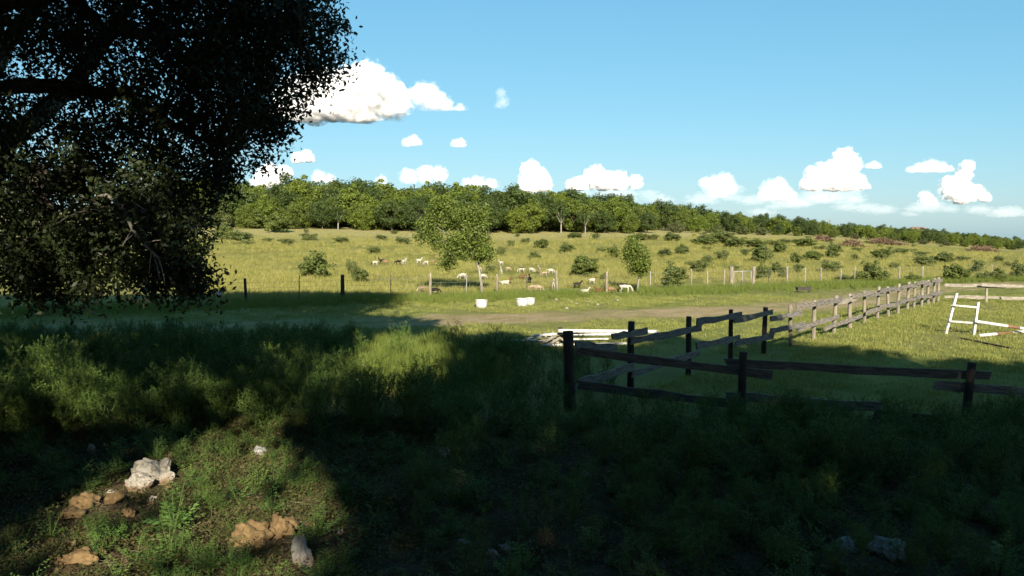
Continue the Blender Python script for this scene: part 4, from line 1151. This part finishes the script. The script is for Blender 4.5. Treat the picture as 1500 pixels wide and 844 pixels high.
# ------------------------------------------------------------------ cleared brush heaps
for px_, py_, w_, h_, lb in [(1205, 353, 22, 7, 'small reddish brown heap of cleared brush by the wood edge'), (1245, 361, 26, 9, 'dark heaped end of the long brush pile'), (1290, 358, 62, 9, 'long low reddish pile of cleared brush in the pasture'), (1436, 369, 42, 9, 'reddish brown brush heap farthest along the wood edge')]:
    x_, y_, z_ = ground_at(px_, py_); s = y_ / F; W, Hh = w_ * s, h_ * s
    m2 = MB()
    for k in range(int(260 * max(1, W / 6))):
        c_ = np.array([rng.normal() * W * .24, rng.normal() * 1.3, 0]); top = Hh * math.exp(-(c_[0] / (W * .33)) ** 2) * (.55 + .45 * math.sin(c_[0] * 2.2 + px_) ** 2)
        c_[2] = rng.uniform(0, 1) ** .6 * top
        d_ = unit(rng.normal(size=3) * np.array([1, 1, .45])) * rng.uniform(.4, 1.1)
        tube(m2, [c_ - d_, c_ + d_ * .2 + rng.normal(size=3) * .08, c_ + d_], [.07, .055, .03], 4, cap=False)
    o = m2.build('brush_pile', M['brush']); o.location = (x_, y_, z_); tag(o, lb, 'brush pile')

# ------------------------------------------------------------------ far house and pole
def house(px, py, y_, w, hw, hr, label, roofm):
    x_ = (px - 750) / F * y_; zt = CAMH - (py - HY) / F * y_
    z0 = zt - hw - hr
    o = empty('house', (x_, y_, z0), .25); tag(o, label, 'house')
    d_ = w * .5
    m2 = MB(); b_ = [(-w / 2, -d_ / 2, -6), (w / 2, -d_ / 2, -6), (w / 2, d_ / 2, -6), (-w / 2, d_ / 2, -6), (-w / 2, -d_ / 2, hw), (w / 2, -d_ / 2, hw), (w / 2, d_ / 2, hw), (-w / 2, d_ / 2, hw)]
    m2.add(b_, q=[(0, 1, 5, 4), (1, 2, 6, 5), (2, 3, 7, 6), (3, 0, 4, 7)]); m2.build('wall', M['house_wall'], o)
    e = .6; m2 = MB()
    m2.add([(-w / 2 - e, -d_ / 2 - e, hw + .02), (w / 2 + e, -d_ / 2 - e, hw + .02), (w / 2 + e, d_ / 2 + e, hw + .02), (-w / 2 - e, d_ / 2 + e, hw + .02), (-w / 2 + 1.5, 0, hw + hr), (w / 2 - 1.5, 0, hw + hr)],
           q=[(0, 1, 5, 4), (2, 3, 4, 5), (3, 2, 1, 0)], t=[(1, 2, 5), (3, 0, 4)]); m2.build('roof', M[roofm], o)
    for k in (-.28, .05, .3):
        m2 = MB(); plank(m2, (w * k - .6, -d_ / 2 - .02, hw * .55), (w * k + .6, -d_ / 2 - .02, hw * .55), 1.2, .1, (0, -1, 0), rough=0); m2.build('window', M['glass'], o)
house(1342, 332.5, 420, 9, 2.2, 1.3, 'distant house with a dull red roof showing above the far trees', 'roof_red')
house(1254, 332.0, 300, 2.6, 1.6, .6, 'small distant pale shed among the far trees', 'house_wall')
x_ = (1214 - 750) / F * 330
up_ = empty('utility_pole', (x_, 330, float(H(x_, 330)))); tag(up_, 'thin distant utility pole rising above the far trees', 'pole')
m2 = MB(); tube(m2, [(0, 0, -1), (0, 0, CAMH - (322 - HY) / F * 330 - float(H(x_, 330)))], .18, 7); m2.build('shaft', M['wood_post'], up_)
m2 = MB(); zt = CAMH - (324 - HY) / F * 330 - float(H(x_, 330)); plank(m2, (-1, 0, zt), (1, 0, zt), .2, .15, (0, -1, 0)); m2.build('crossarm', M['wood_post'], up_)
# ------------------------------------------------------------------ small plants, by geometry-node scatter
def scatter(name, pts, scl, templates, label, cat, tilt=.12):
    """one object holding many instances of a few plant meshes"""
    pts = np.asarray(pts, float); n = len(pts)
    me = bpy.data.meshes.new(name); me.vertices.add(n); me.vertices.foreach_set('co', pts.astype(np.float32).ravel())
    rot = np.stack([rng.normal(size=n) * tilt, rng.normal(size=n) * tilt, rng.uniform(0, 6.28, n)], 1)
    me.attributes.new('rot', 'FLOAT_VECTOR', 'POINT').data.foreach_set('vector', rot.astype(np.float32).ravel())
    me.attributes.new('scl', 'FLOAT', 'POINT').data.foreach_set('value', np.asarray(scl, np.float32))
    me.attributes.new('pick', 'INT', 'POINT').data.foreach_set('value', rng.integers(0, len(templates), n).astype(np.int32))
    o = bpy.data.objects.new(name, me); COL.objects.link(o)
    col = bpy.data.collections.new(name + '_templates')
    for i, t_ in enumerate(templates):
        col.objects.link(bpy.data.objects.new('%s_%02d' % (name, i), t_))
    ng = bpy.data.node_groups.new(name, 'GeometryNodeTree')
    ng.interface.new_socket('Geometry', in_out='INPUT', socket_type='NodeSocketGeometry')
    ng.interface.new_socket('Geometry', in_out='OUTPUT', socket_type='NodeSocketGeometry')
    gi = ng.nodes.new('NodeGroupInput'); go = ng.nodes.new('NodeGroupOutput')
    ip = ng.nodes.new('GeometryNodeInstanceOnPoints'); ci = ng.nodes.new('GeometryNodeCollectionInfo')
    ci.inputs['Collection'].default_value = col
    ci.inputs['Separate Children'].default_value = True; ci.inputs['Reset Children'].default_value = True
    def na(nm, ty):
        a = ng.nodes.new('GeometryNodeInputNamedAttribute'); a.data_type = ty; a.inputs[0].default_value = nm
        return a.outputs[0]
    ip.inputs['Pick Instance'].default_value = True
    ng.links.new(gi.outputs[0], ip.inputs['Points']); ng.links.new(ci.outputs[0], ip.inputs['Instance'])
    ng.links.new(na('pick', 'INT'), ip.inputs['Instance Index'])
    er = ng.nodes.new('FunctionNodeEulerToRotation'); ng.links.new(na('rot', 'FLOAT_VECTOR'), er.inputs[0]); ng.links.new(er.outputs[0], ip.inputs['Rotation'])
    ng.links.new(na('scl', 'FLOAT'), ip.inputs['Scale']); ng.links.new(ip.outputs[0], go.inputs[0])
    o.modifiers.new('scatter', 'NODES').node_group = ng
    tag(o, label, cat, kind='stuff')
    return o

def grass_tuft(nm, mat, n, h, spread, w, bend=.5):
    mb_ = MB()
    for i in range(n):
        a = rng.uniform(0, 6.28); b = np.array([math.cos(a), math.sin(a), 0]); s = np.array([-math.sin(a), math.cos(a), 0])
        p0 = rng.normal(size=3) * spread * np.array([1, 1, 0]); hh = h * rng.uniform(.5, 1.1); k = bend * rng.uniform(.2, 1.2)
        p1 = p0 + b * hh * k * .25 + np.array([0, 0, hh * .55]); p2 = p0 + b * hh * k * .8 + np.array([0, 0, hh * (1 - .25 * k)])
        mb_.add([p0 - s * w, p0 + s * w, p1 + s * w * .8, p1 - s * w * .8, p2], q=[(0, 1, 2, 3)], t=[(3, 2, 4)], var=rng.random())
    return mb_.mesh(nm, M[mat])

def lacy_leaf(mb_, base, d, L_, mat, lobes=5, up=.3):
    """pinnate weed leaf: narrow lobes along a midrib"""
    d = unit(np.array(d, float)); s = unit(np.cross(d, (0, 0, 1))); u_ = np.cross(s, d)
    v_ = rng.random()
    for i in range(lobes):
        f = (i + .6) / lobes; c_ = np.array(base) + d * L_ * f + u_ * L_ * up * (f - f * f * 1.1)
        ll = L_ * .34 * (1 - abs(f - .45))
        for sg in (-1, 1):
            dd = unit(s * sg + d * .9); ww = np.cross(dd, u_) * ll * .2
            mb_.add([c_, c_ + dd * ll * .5 + ww, c_ + dd * ll - u_ * ll * .15, c_ + dd * ll * .5 - ww], q=[(0, 1, 2, 3)], mat=mat, var=v_)
    c_ = np.array(base) + d * L_
    ww = s * L_ * .06
    mb_.add([c_ - d * L_ * .2, c_ - d * L_ * .05 + ww, c_ + d * L_ * .12, c_ - d * L_ * .05 - ww], q=[(0, 1, 2, 3)], mat=mat, var=v_)

def weed(nm, h=.8, nb=9, flowers=True, leafy=1.0):
    """tall branching weed with lacy leaves and small pale flower heads"""
    mb_ = MB()
    st = limb_path((0, 0, -.03), (rng.normal() * .08, rng.normal() * .08, h * .8), 7, 0, .1)
    tube(mb_, st, np.linspace(.008, .003, 7), 4, mat=1, cap=False)
    def twig(p0, d, L_, lev):
        e = p0 + unit(d) * L_; mid_ = (p0 + e) / 2 + rng.normal(size=3) * L_ * .06
        r_ = .0045 / (lev + 1) + .001
        tube(mb_, [p0, mid_, e], [r_, r_ * .8, r_ * .6], 3, mat=1, cap=False)
        if lev < 2:
            for k in range(3 if lev == 0 else 2):
                f = rng.uniform(.4, 1); q_ = p0 + (e - p0) * f
                twig(q_, unit(d) * .8 + rng.normal(size=3) * .55 + np.array([0, 0, .35]), L_ * rng.uniform(.4, .6), lev + 1)
        if rng.random() < .95 * leafy:
            for f in rng.uniform(.1, .9, 4 if lev == 0 else 2): lacy_leaf(mb_, p0 + (e - p0) * f, unit(d) * .4 + rng.normal(size=3) * .7, rng.uniform(.06, .12) * (1.3 if lev == 0 else .8), 0, 3)
        if flowers and lev >= 1:
            c_ = e + rng.normal(size=(3, 3)) * .016
            leaves(mb_, c_, .0065, n=np.array([[0, -.3, 1.0]] * 3), aspect=.9, mat=2)
    for k in range(nb):
        f = .22 + .78 * k / nb; i = min(int(f * 6), 5); p0 = st[i] + (st[i + 1] - st[i]) * (f * 6 - i)
        a = k * 2.4 + rng.uniform(0, .6)
        twig(p0, np.array([math.cos(a), math.sin(a), .95 + f * .6]), h * .42 * (1.1 - .5 * f), 0)
    for k in range(int(7 * leafy)):
        a = k * 2.4; lacy_leaf(mb_, st[0] + np.array([0, 0, h * .04 * k]), (math.cos(a), math.sin(a), .35), rng.uniform(.13, .2), 0, 5)
    return mb_.mesh(nm, [M['weed_leaf'], M['weed_stem'], M['weed_flower']])

def herb(nm, n=12, L_=.17, stems=3):
    """leafy rosette with a few short upright shoots"""
    mb_ = MB()
    for k in range(n):
        a = k * 2.4 + rng.uniform(0, .4); lacy_leaf(mb_, (0, 0, .01), (math.cos(a), math.sin(a), rng.uniform(.25, .9)), L_ * rng.uniform(.7, 1.2), 0, 5)
    for k in range(stems):
        a = rng.uniform(0, 6.28); tip = np.array([math.cos(a) * .07, math.sin(a) * .07, L_ * rng.uniform(1.0, 1.7)])
        tube(mb_, [(0, 0, 0), tip * .5, tip], [.005, .004, .002], 3, mat=1, cap=False)
        for f in np.linspace(.3, 1, 6):
            b = rng.uniform(0, 6.28); lacy_leaf(mb_, tip * f, (math.cos(b), math.sin(b), .6), L_ * .55, 0, 3)
    return mb_.mesh(nm, [M['herb_leaf'], M['weed_stem']])

def cover(nm, n=60, r=.2):
    mb_ = MB()
    c_ = np.stack([rng.normal(size=n) * r * .5, rng.normal(size=n) * r * .5, rng.uniform(.005, .07, n)], 1)
    leaves(mb_, c_, .015, n=np.array([[0, 0, 1.0]] * n), aspect=.6, spread=.8)
    for k in range(10):
        a = rng.uniform(0, 6.28); p0 = np.array([*rng.normal(size=2) * r * .4, 0]); e = p0 + np.array([math.cos(a) * .1, math.sin(a) * .1, rng.uniform(.01, .09)])
        tube(mb_, [p0, e], [.002, .001], 3, mat=1, cap=False)
    return mb_.mesh(nm, [M['cover_leaf'], M['weed_stem']])

def rand_area(n, x0, x1, y0, y1):
    return rng.uniform(x0, x1, n), rng.uniform(y0, y1, n)
def with_z(x, y, dz_=0.0): return np.stack([x, y, H(x, y) + dz_], 1)
def near_path(x, y): return np.abs(x) < .70 * y + .6

WEEDS = [weed('tall_weed', h_, nb) for h_, nb in ((.85, 10), (.75, 9), (.95, 11), (.65, 8), (.8, 10))]
HERBS = [herb('leafy_weed', n_, l_, s_) for n_, l_, s_ in ((12, .16, 3), (10, .13, 2), (15, .2, 5), (9, .11, 4))]
COVER = [cover('ground_cover') for _ in range(4)]
# tall weeds: thick bank on the left, thinner in the middle, thick again in front of the fence
x, y = rand_area(7200, -16, 12, 6.6, 22.5)
nz = np.sin(x * 1.3 + 2) * np.sin(y * 1.1 + x * .4) + .5 * np.sin(x * 2.9 - y * 2.1)
den = np.zeros_like(x)
leftb = (x < -1.2 - .10 * (y - 12)) & (y > 12.2 + .5 * np.sin(x * 1.1)); den[leftb] = .85
mid_ = (x >= -4.0) & (x < 2.2) & (y > 11.0); den[mid_] = np.maximum(den[mid_], .42)
rt = (x >= .8) & (y > 7.0) & (y < 13.4 - .13 * (x - 3.5)); den[rt] = .72
den[(x > -2.6) & (x < 1.2) & (y < 11.2)] = .22
den[(x < -1.2) & (y < 12.2)] = 0
den[(y > 20.5) & (x > -3.5)] *= .1
den[(y > 21.3)] *= .4
den[in_paddock(x, y)] = 0
den[inpoly(x, y, PATCH)] *= .1
den[inpoly(x, y + 1.2, PATCH)] *= .3
den *= np.clip(.9 + .5 * nz, .25, 1.2)
ok = (rng.random(len(x)) < den) & near_path(x, y)
x, y = x[ok], y[ok]
sc = np.where(x < -1.2, rng.uniform(.75, 1.18, len(x)), rng.uniform(.5, .9, len(x)))
sc *= np.where((y > 19) & (x < -3), .8, 1)
sc *= np.where((x > 0.6) & (y > 12.2), .72, 1) * np.where((x > -2.6) & (y < 9.5), .62, 1)
scatter('tall_weeds', with_z(x, y), sc, WEEDS, 'mass of tall feathery green weeds with tiny pale flowers filling the near ground', 'weeds')
# low herbs
x, y = rand_area(5200, -8, 9, 6.2, 13.5)
nz = np.sin(x * 2.1 + .5) * np.sin(y * 2.7) + .5 * np.sin(x * 4.3 + y * 3.7)
den = np.where(x < -1.2, .62, np.where(x < 1.8, .22, .45)) * np.clip(.55 + .6 * nz, .05, 1.2)
ok = (rng.random(len(x)) < den) & near_path(x, y)
def clear_rocks(ok, x, y, m=1.0):
    for rx, ry, ra in RPOS: ok = ok & ~((np.abs(x - rx) < ra * .5 + .07 * m) & (y > ry - .55 * m - ra * .3) & (y < ry + ra * .5))
    return ok
ok = clear_rocks(ok, x, y)
scatter('low_leafy_weeds', with_z(x[ok], y[ok]), rng.uniform(.45, 1.1, ok.sum()), HERBS, 'low leafy green weeds covering the soil around the rocks', 'weeds', .2)
x, y = rand_area(9000, -8, 9, 6.2, 13.5)
ok = (rng.random(len(x)) < np.where(x < -1.0, .75, .45)) & near_path(x, y)
dx_, dy_ = rand_area(600, -8, 6, 6.4, 12.5)
okd = near_path(dx_, dy_)
DRY = []
for _ in range(4):
    mb_ = MB()
    for k in range(9):
        a = rng.uniform(0, 6.28); c_ = np.array([*rng.normal(size=2) * .09, rng.uniform(.004, .03)]); d_ = np.array([math.cos(a), math.sin(a), rng.uniform(-.05, .35)]) * rng.uniform(.04, .16)
        tube(mb_, [c_ - d_, c_ + rng.normal(size=3) * .01, c_ + d_], [.003, .003, .0015], 3, cap=False)
    DRY.append(mb_.mesh('dry_stems', M['dry_stem']))
scatter('dry_stems', with_z(dx_[okd], dy_[okd]), rng.uniform(.35, .8, okd.sum()), DRY, 'scattered dry straw coloured stems lying on the soil', 'dead stems', .2)
ok = clear_rocks(ok, x, y, .5)
scatter('creeping_ground_cover', with_z(x[ok], y[ok]), rng.uniform(.6, 1.3, ok.sum()), COVER, 'tiny creeping leaves and stems over the brown soil', 'ground cover', .1)
# grasses
TALL = [grass_tuft('tall_grass', 'grass_tall', 26, .55, .07, .004) for _ in range(4)]
FIELD = [grass_tuft('pasture_grass', 'grass_field', 22, .34, .12, .006) for _ in range(5)]
LAWN = [grass_tuft('short_grass', 'grass_lawn', 26, .085, .09, .0035, .9) for _ in range(4)]
x, y = rand_area(7000, -6, 0, 15.5, 22.2)
d_ = np.exp(-(((x + 2.5) / 1.7) ** 2 + ((y - 18.8) / 2.2) ** 2))
ok = rng.random(len(x)) < d_ * 1.1
px, py, ps = [x[ok]], [y[ok]], [rng.uniform(.7, 1.25, ok.sum())]
x = rng.uniform(-22, 40, 9000); y = wfy(x) + rng.normal(size=len(x)) * 1.0 - rng.uniform(0, 3.2, len(x)) - np.where(x > -4, .5, 0)     # verge below the wire fence
ok = (trk_dist(x, y) > 2.0) & ~in_paddock(x, y) & (np.abs(x) < .7 * y) & (rng.random(len(x)) < .85)
for gx_, gy_ in GPOS: ok &= ~((np.abs(x - gx_) < .6) & (y > gy_ - 2.0) & (y < gy_ + .5))
px.append(x[ok]); py.append(y[ok]); ps.append(rng.uniform(.4, .85, ok.sum()))
px, py, ps = map(np.concatenate, (px, py, ps))
scatter('tall_grass', with_z(px, py), ps, TALL, 'lush tall green grass along the wire fence and in the sunny gap of the weeds', 'grass', .15)
uu = rng.uniform(-.40, .64, 60000); Dm = np.interp(uu, _u, _D)
y = 36 / (1 - rng.random(len(uu)) * (1 - 36 / np.minimum(Dm, 190))); x = uu * y
nz = np.sin(x * .35 + 1) * np.sin(y * .23 + 2) + .5 * np.sin(x * .9 - y * .6)
ok = (y > wfy(x) + .3) & (rng.random(len(x)) < np.clip(.5 + .5 * nz, .05, 1) * np.clip((Dm - y) / 25 - .2, .12, 1))
for gx_, gy_ in GPOS:      # cropped short where the goats graze
    ok &= ~((np.abs(x - gx_) < .75) & (y > gy_ - 3.2) & (y < gy_ + .4))
scatter('pasture_grass', with_z(x[ok], y[ok]), rng.uniform(.5, 1.35, ok.sum()) * (1 + np.clip((y[ok] - 70) / 120, 0, .6)), FIELD, 'rough yellow green pasture grass on the rising field', 'grass', .2)
x, y = rand_area(60000, -18, 26, 14, 41)
ok = (np.abs(x) < .68 * y) & (y < wfy(x)) & (trk_dist(x, y) > 1.5 + 2.6 * rng.random(len(x)) ** 1.5) & ((y > 20.5) | in_paddock(x, y)) & (rng.random(len(x)) < np.where(in_paddock(x, y), 1, .7))
nzl = np.sin(x * .8 + 1) * np.sin(y * .6 + .4) + .6 * np.sin(x * 1.9 - y * 1.3) + .4 * np.sin(x * 3.7 + y * 2.9)
ok &= rng.random(len(x)) < np.clip(.62 + .5 * nzl, .12, 1)
scatter('short_grass', with_z(x[ok], y[ok]), rng.uniform(.6, 1.5, ok.sum()), LAWN, 'short grazed green grass of the paddock and track sides', 'grass', .2)

# single weeds that stand out
SOLO = [(245, 790, 1.5, 'h', 'largest bright leafy weed, below the limestone rock'), (280, 842, 1.5, 'h', 'leafy weed rosette below the row of brown clods'), (340, 742, 1.4, 'h', 'leafy weed behind the largest brown clod'), (130, 830, 1.6, 'h', 'broad leafy weed beside the flat bottom clod'), (165, 700, 1.3, 'h', 'leafy weed at the shaded side of the limestone rock'),
        (330, 792, 1.1, 'h', 'small leafy weed touching the largest brown clod'), (460, 800, 1.2, 'h', 'leafy weed beside the upright grey stone'), (185, 835, 1.4, 'h', 'leafy weed between the flat bottom clod and the largest weed'), (60, 800, 1.2, 'h', 'leafy weed on the shaded end of the earth bank'), (395, 720, 1.2, 'h', 'leafy weed between the flat grey stone and the clods'), (440, 700, 1.0, 'h', 'small leafy weed at the edge of the sunny patch'), (300, 705, 1.2, 'h', 'leafy weed on the sunny side of the limestone rock'),
        (330, 690, .55, 'w', 'thin branching weed beside the flat grey stone'), (300, 760, .42, 'w', 'short branching weed with bare stem near the largest leafy weed'), (40, 690, .7, 'w', 'pale tipped branching weed by the white stone in shade'), (125, 800, .38, 'w', 'low branching weed with pale buds on the earth bank'), (420, 690, .5, 'w', 'branching weed just past the flat grey stone'),
        (930, 700, .55, 'w', 'straggly weed next to the pale stone below the fence corner'), (770, 680, .62, 'w', 'feathery weed standing alone near the knobbly white stone'), (540, 640, .75, 'w', 'tall feathery weed between the weed bank and the dark hollow'), (420, 610, .95, 'w', 'tall branching weed at the near end of the weed bank'), (100, 600, 1.15, 'w', 'tallest thick stemmed weed in the weed bank')]
for px_, py_, s_, k_, lb in SOLO:
    x_, y_, z_ = ground_at(px_, py_)
    tm_ = HERBS if k_ == 'h' else WEEDS
    o = put('leafy_weed' if k_ == 'h' else 'branching_weed', tm_[int(rng.integers(len(tm_)))], None, (x_, y_, z_), rng.uniform(0, 6.28), s_)
    tag(o, lb, 'weed', 'weeds standing out round the rocks')

# ------------------------------------------------------------------ clouds: heaps of lit vapour at their true distance
def cloudmat(nm, dens, rad, balls, ax):
    """vapour thickest at the heart of each lump, frayed by noise towards the rim"""
    m, nt, p, out = newmat(nm)
    nt.nodes.remove(p)
    tc = N(nt, 'ShaderNodeTexCoord').outputs['Object']
    mp = N(nt, 'ShaderNodeMapping'); mp.inputs['Scale'].default_value = (1 / ax, 1, 1); nt.links.new(tc, mp.inputs[0]); tc = mp.outputs[0]
    cur = None
    for c_, r_ in balls:
        vd = N(nt, 'ShaderNodeVectorMath', operation='DISTANCE'); nt.links.new(tc, vd.inputs[0]); vd.inputs[1].default_value = c_
        f = N(nt, 'ShaderNodeMath', operation='MULTIPLY_ADD'); nt.links.new(vd.outputs['Value'], f.inputs[0]); f.inputs[1].default_value = -1 / (1.42 * r_); f.inputs[2].default_value = 1.0
        if cur is None: cur = f.outputs[0]
        else:
            mx = N(nt, 'ShaderNodeMath', operation='SMOOTH_MAX'); mx.inputs[2].default_value = .1
            nt.links.new(cur, mx.inputs[0]); nt.links.new(f.outputs[0], mx.inputs[1]); cur = mx.outputs[0]
    n1 = noise_fac(nt, 2.6 / rad, 8, .66, .22, .78, tc, .35)
    ad = N(nt, 'ShaderNodeMath', operation='MULTIPLY_ADD'); nt.links.new(n1, ad.inputs[0]); ad.inputs[1].default_value = 1.5; nt.links.new(cur, ad.inputs[2])
    r = N(nt, 'ShaderNodeMapRange', interpolation_type='SMOOTHSTEP'); r.inputs[1].default_value = .76; r.inputs[2].default_value = 1.42
    r.inputs[3].default_value = 0.0; r.inputs[4].default_value = dens * 1.9
    nt.links.new(ad.outputs[0], r.inputs[0])
    vo = N(nt, 'ShaderNodeVolumeScatter'); vo.inputs['Color'].default_value = (.93, .935, .95, 1)
    nt.links.new(r.outputs[0], vo.inputs['Density']); vo.inputs['Anisotropy'].default_value = -.1
    nt.links.new(vo.outputs[0], out.inputs['Volume'])
    return m
TAU = {'thick': 7.0, 'mid': 1.5, 'thin': .26}
bm = bmesh.new(); bmesh.ops.create_icosphere(bm, subdivisions=2, radius=1); bm.verts.ensure_lookup_table()
ICO = np.array([v.co[:] for v in bm.verts]); ICT = np.array([[v.index for v in f.verts] for f in bm.faces]); bm.free()
def cloud(lumps, label, mat, dist, fringe=.5, seed=1, ax=1.0):
    """lumps: (column, row, radius px); puffs budding from puffs"""
    g = np.random.default_rng(seed)
    s = dist / F
    b0 = min(lumps, key=lambda l: -l[1])
    base = np.array([(lumps[0][0] - 750) * s, dist, CAMH - (max(l[1] for l in lumps) - HY) * s])
    mb_ = MB(); floor_ = max(l[1] + l[2] * .45 for l in lumps)
    zf = CAMH - (floor_ - HY) * s
    balls = []
    def puff(c_, r_, var):
        n = ICO * (1 + .12 * np.sin(ICO @ g.normal(size=3) * 4 + g.uniform(0, 6))[:, None] + .06 * np.sin(ICO @ g.normal(size=3) * 9)[:, None])
        v = c_ + n * r_ * np.array([1.1 * ax, 1.1, .9])
        v[:, 2] = np.where(v[:, 2] < zf, zf + (v[:, 2] - zf) * .35, v[:, 2])
        mb_.add(v - base, t=ICT, var=var)
    for px_, py_, r_ in lumps:
        c_ = np.array([(px_ - 750) * s, dist + g.normal() * r_ * s * .3, CAMH - (py_ - HY) * s]); R_ = r_ * s
        balls.append((tuple((c_ - base) / np.array([ax, 1, 1])), R_)); R_ = R_ * 1.28
        puff(c_, R_, 1.0)
        for k in range(16):
            d = unit(g.normal(size=3) + np.array([0, -.35, .3])); c2 = c_ + d * R_ * .82 * np.array([ax, 1, 1]); r2 = R_ * g.uniform(.26, .5)
            puff(c2, r2, .95)
            for j in range(5):
                d2 = unit(g.normal(size=3) * .8 + d); puff(c2 + d2 * r2 * .85, r2 * g.uniform(.28, .5), .9)
        for k in range(int(10 * fringe)):
            d = unit(g.normal(size=3) * np.array([1.3, 1, .8])); puff(c_ + d * R_ * np.array([ax, 1, 1]) * g.uniform(1.0, 1.1), R_ * g.uniform(.2, .42), .22)
    rm = max(l[2] for l in lumps) * s
    tmp = bpy.data.objects.new('tmp', mb_.mesh('tmp', [], True)); COL.objects.link(tmp)
    md = tmp.modifiers.new('r', 'REMESH'); md.mode = 'VOXEL'; md.voxel_size = max(rm * .055, 1.1 * s)
    bpy.context.view_layer.update()
    me = bpy.data.meshes.new_from_object(tmp.evaluated_get(bpy.context.evaluated_depsgraph_get()))
    bpy.data.objects.remove(tmp)
    me.name = 'cloud'; me.materials.clear(); me.materials.append(cloudmat('cloud', TAU[mat] / (2 * rm), rm, balls, ax))
    o = put('cloud', me, None, tuple(base))
    tag(o, label, 'cloud')
    return o
cloud([(520, 150, 30), (545, 130, 26), (570, 145, 24), (490, 150, 34), (455, 150, 34), (543, 108, 11), (500, 128, 22), (470, 125, 22), (585, 155, 13), (430, 165, 22), (535, 165, 22)], 'largest white cumulus cloud with a grey base, touching the oak outline', 'thick', 9000, .8, 3)
cloud([(625, 143, 15), (637, 152, 13), (612, 138, 8), (655, 158, 8), (675, 161, 6)], 'ragged grey white cloud trailing to a thin tail near the largest cloud', 'mid', 9500, 1.0, 4, 1.3)
cloud([(734, 140, 7), (737, 152, 8), (730, 158, 5)], 'tiny faint wisp of cloud alone in open blue sky', 'thin', 9500, .5, 5)
cloud([(598, 211, 7), (607, 209, 8), (614, 211, 5)], 'small oval cloud below the trailing cloud', 'mid', 12000, .6, 6)
cloud([(668, 213, 6), (675, 212, 7)], 'very small round cloud, right of the small oval cloud', 'mid', 12000, .6, 7)
cloud([(440, 234, 8), (450, 232, 9), (457, 235, 5)], 'small white cloud beside the lower edge of the oak', 'thick', 14000, .6, 8)
cloud([(400, 262, 16), (418, 256, 10), (385, 268, 12)], 'white cloud rising behind the wood next to the oak', 'thick', 20000, .5, 9)
cloud([(470, 262, 9), (485, 264, 7)], 'low white cloud puff just showing over the wood', 'mid', 20000, .5, 10)
cloud([(600, 260, 11), (625, 256, 12), (645, 257, 10), (560, 266, 7)], 'flat white cloud bank lying along the wood top', 'mid', 20000, .5, 11)
cloud([(700, 270, 10), (720, 271, 8), (685, 269, 7)], 'low faint cloud bank between the flat bank and the tower cloud', 'mid', 20000, .5, 12)
cloud([(780, 258, 16), (784, 272, 18), (776, 250, 10), (792, 262, 9), (772, 268, 10)], 'upright white tower cloud standing on the wood', 'thick', 20000, .5, 13)
cloud([(872, 262, 14), (885, 268, 14), (905, 268, 13), (850, 272, 12), (930, 268, 9), (838, 273, 8)], 'broad white cumulus with two humps low over the wood', 'thick', 20000, .6, 14)
def strip(x0, x1, y0, dy, r0, r1, n, seed):
    g = np.random.default_rng(seed)
    return [(g.uniform(x0, x1), y0 + g.normal() * dy, g.uniform(r0, r1)) for _ in range(n)]
cloud(strip(840, 1080, 285, 4, 4, 9, 13, 1), 'long pale cloud bank under the two humped cumulus', 'thin', 24000, .4, 15, 2.6)
cloud([(1045, 272, 12), (1060, 266, 10), (1032, 270, 9), (1070, 276, 8), (1050, 282, 12)], 'medium white cumulus left of the big leaning cumulus', 'mid', 20000, .6, 16)
cloud([(1130, 280, 13), (1140, 270, 9), (1150, 288, 12), (1118, 285, 9)], 'pale lumpy cloud tucked beside the big leaning cumulus', 'mid', 21000, .6, 17)
cloud([(1232, 232, 12), (1240, 242, 13), (1222, 246, 12), (1205, 256, 14), (1225, 262, 18), (1195, 268, 14), (1245, 268, 14), (1185, 254, 8), (1180, 272, 9), (1262, 273, 8)], 'big white cumulus leaning up to the right over the far trees', 'thick', 18000, .7, 18)
cloud(strip(1160, 1290, 288, 4, 4, 10, 11, 2), 'pale cloud shelf under the big leaning cumulus', 'thin', 22000, .5, 19, 2.2)
cloud([(1276, 244, 6), (1268, 245, 4), (1283, 245, 4)], 'tiny flat cloudlet beside the top of the leaning cumulus', 'mid', 18000, .4, 20)
cloud([(1345, 248, 7), (1360, 246, 9), (1375, 247, 7), (1332, 250, 5), (1387, 249, 4)], 'flat lens shaped grey cloud alone between two cumulus', 'mid', 18000, .5, 21, 1.5)
cloud([(1410, 245, 8), (1408, 256, 9), (1400, 270, 11), (1392, 278, 13), (1412, 284, 12), (1428, 284, 9), (1385, 266, 7), (1440, 290, 7), (1405, 290, 12)], 'tall narrow hooked cumulus tower at the far end of the treeline', 'thick', 20000, .6, 22)
cloud([(1355, 292, 9), (1350, 287, 6), (1362, 297, 7)], 'small pale puff beside the hooked cumulus tower', 'mid', 20000, .5, 23)
cloud(strip(1060, 1540, 309, 6, 3, 8, 26, 3), 'thin hazy cloud layer low over the distant trees', 'thin', 26000, .3, 24, 3.2)
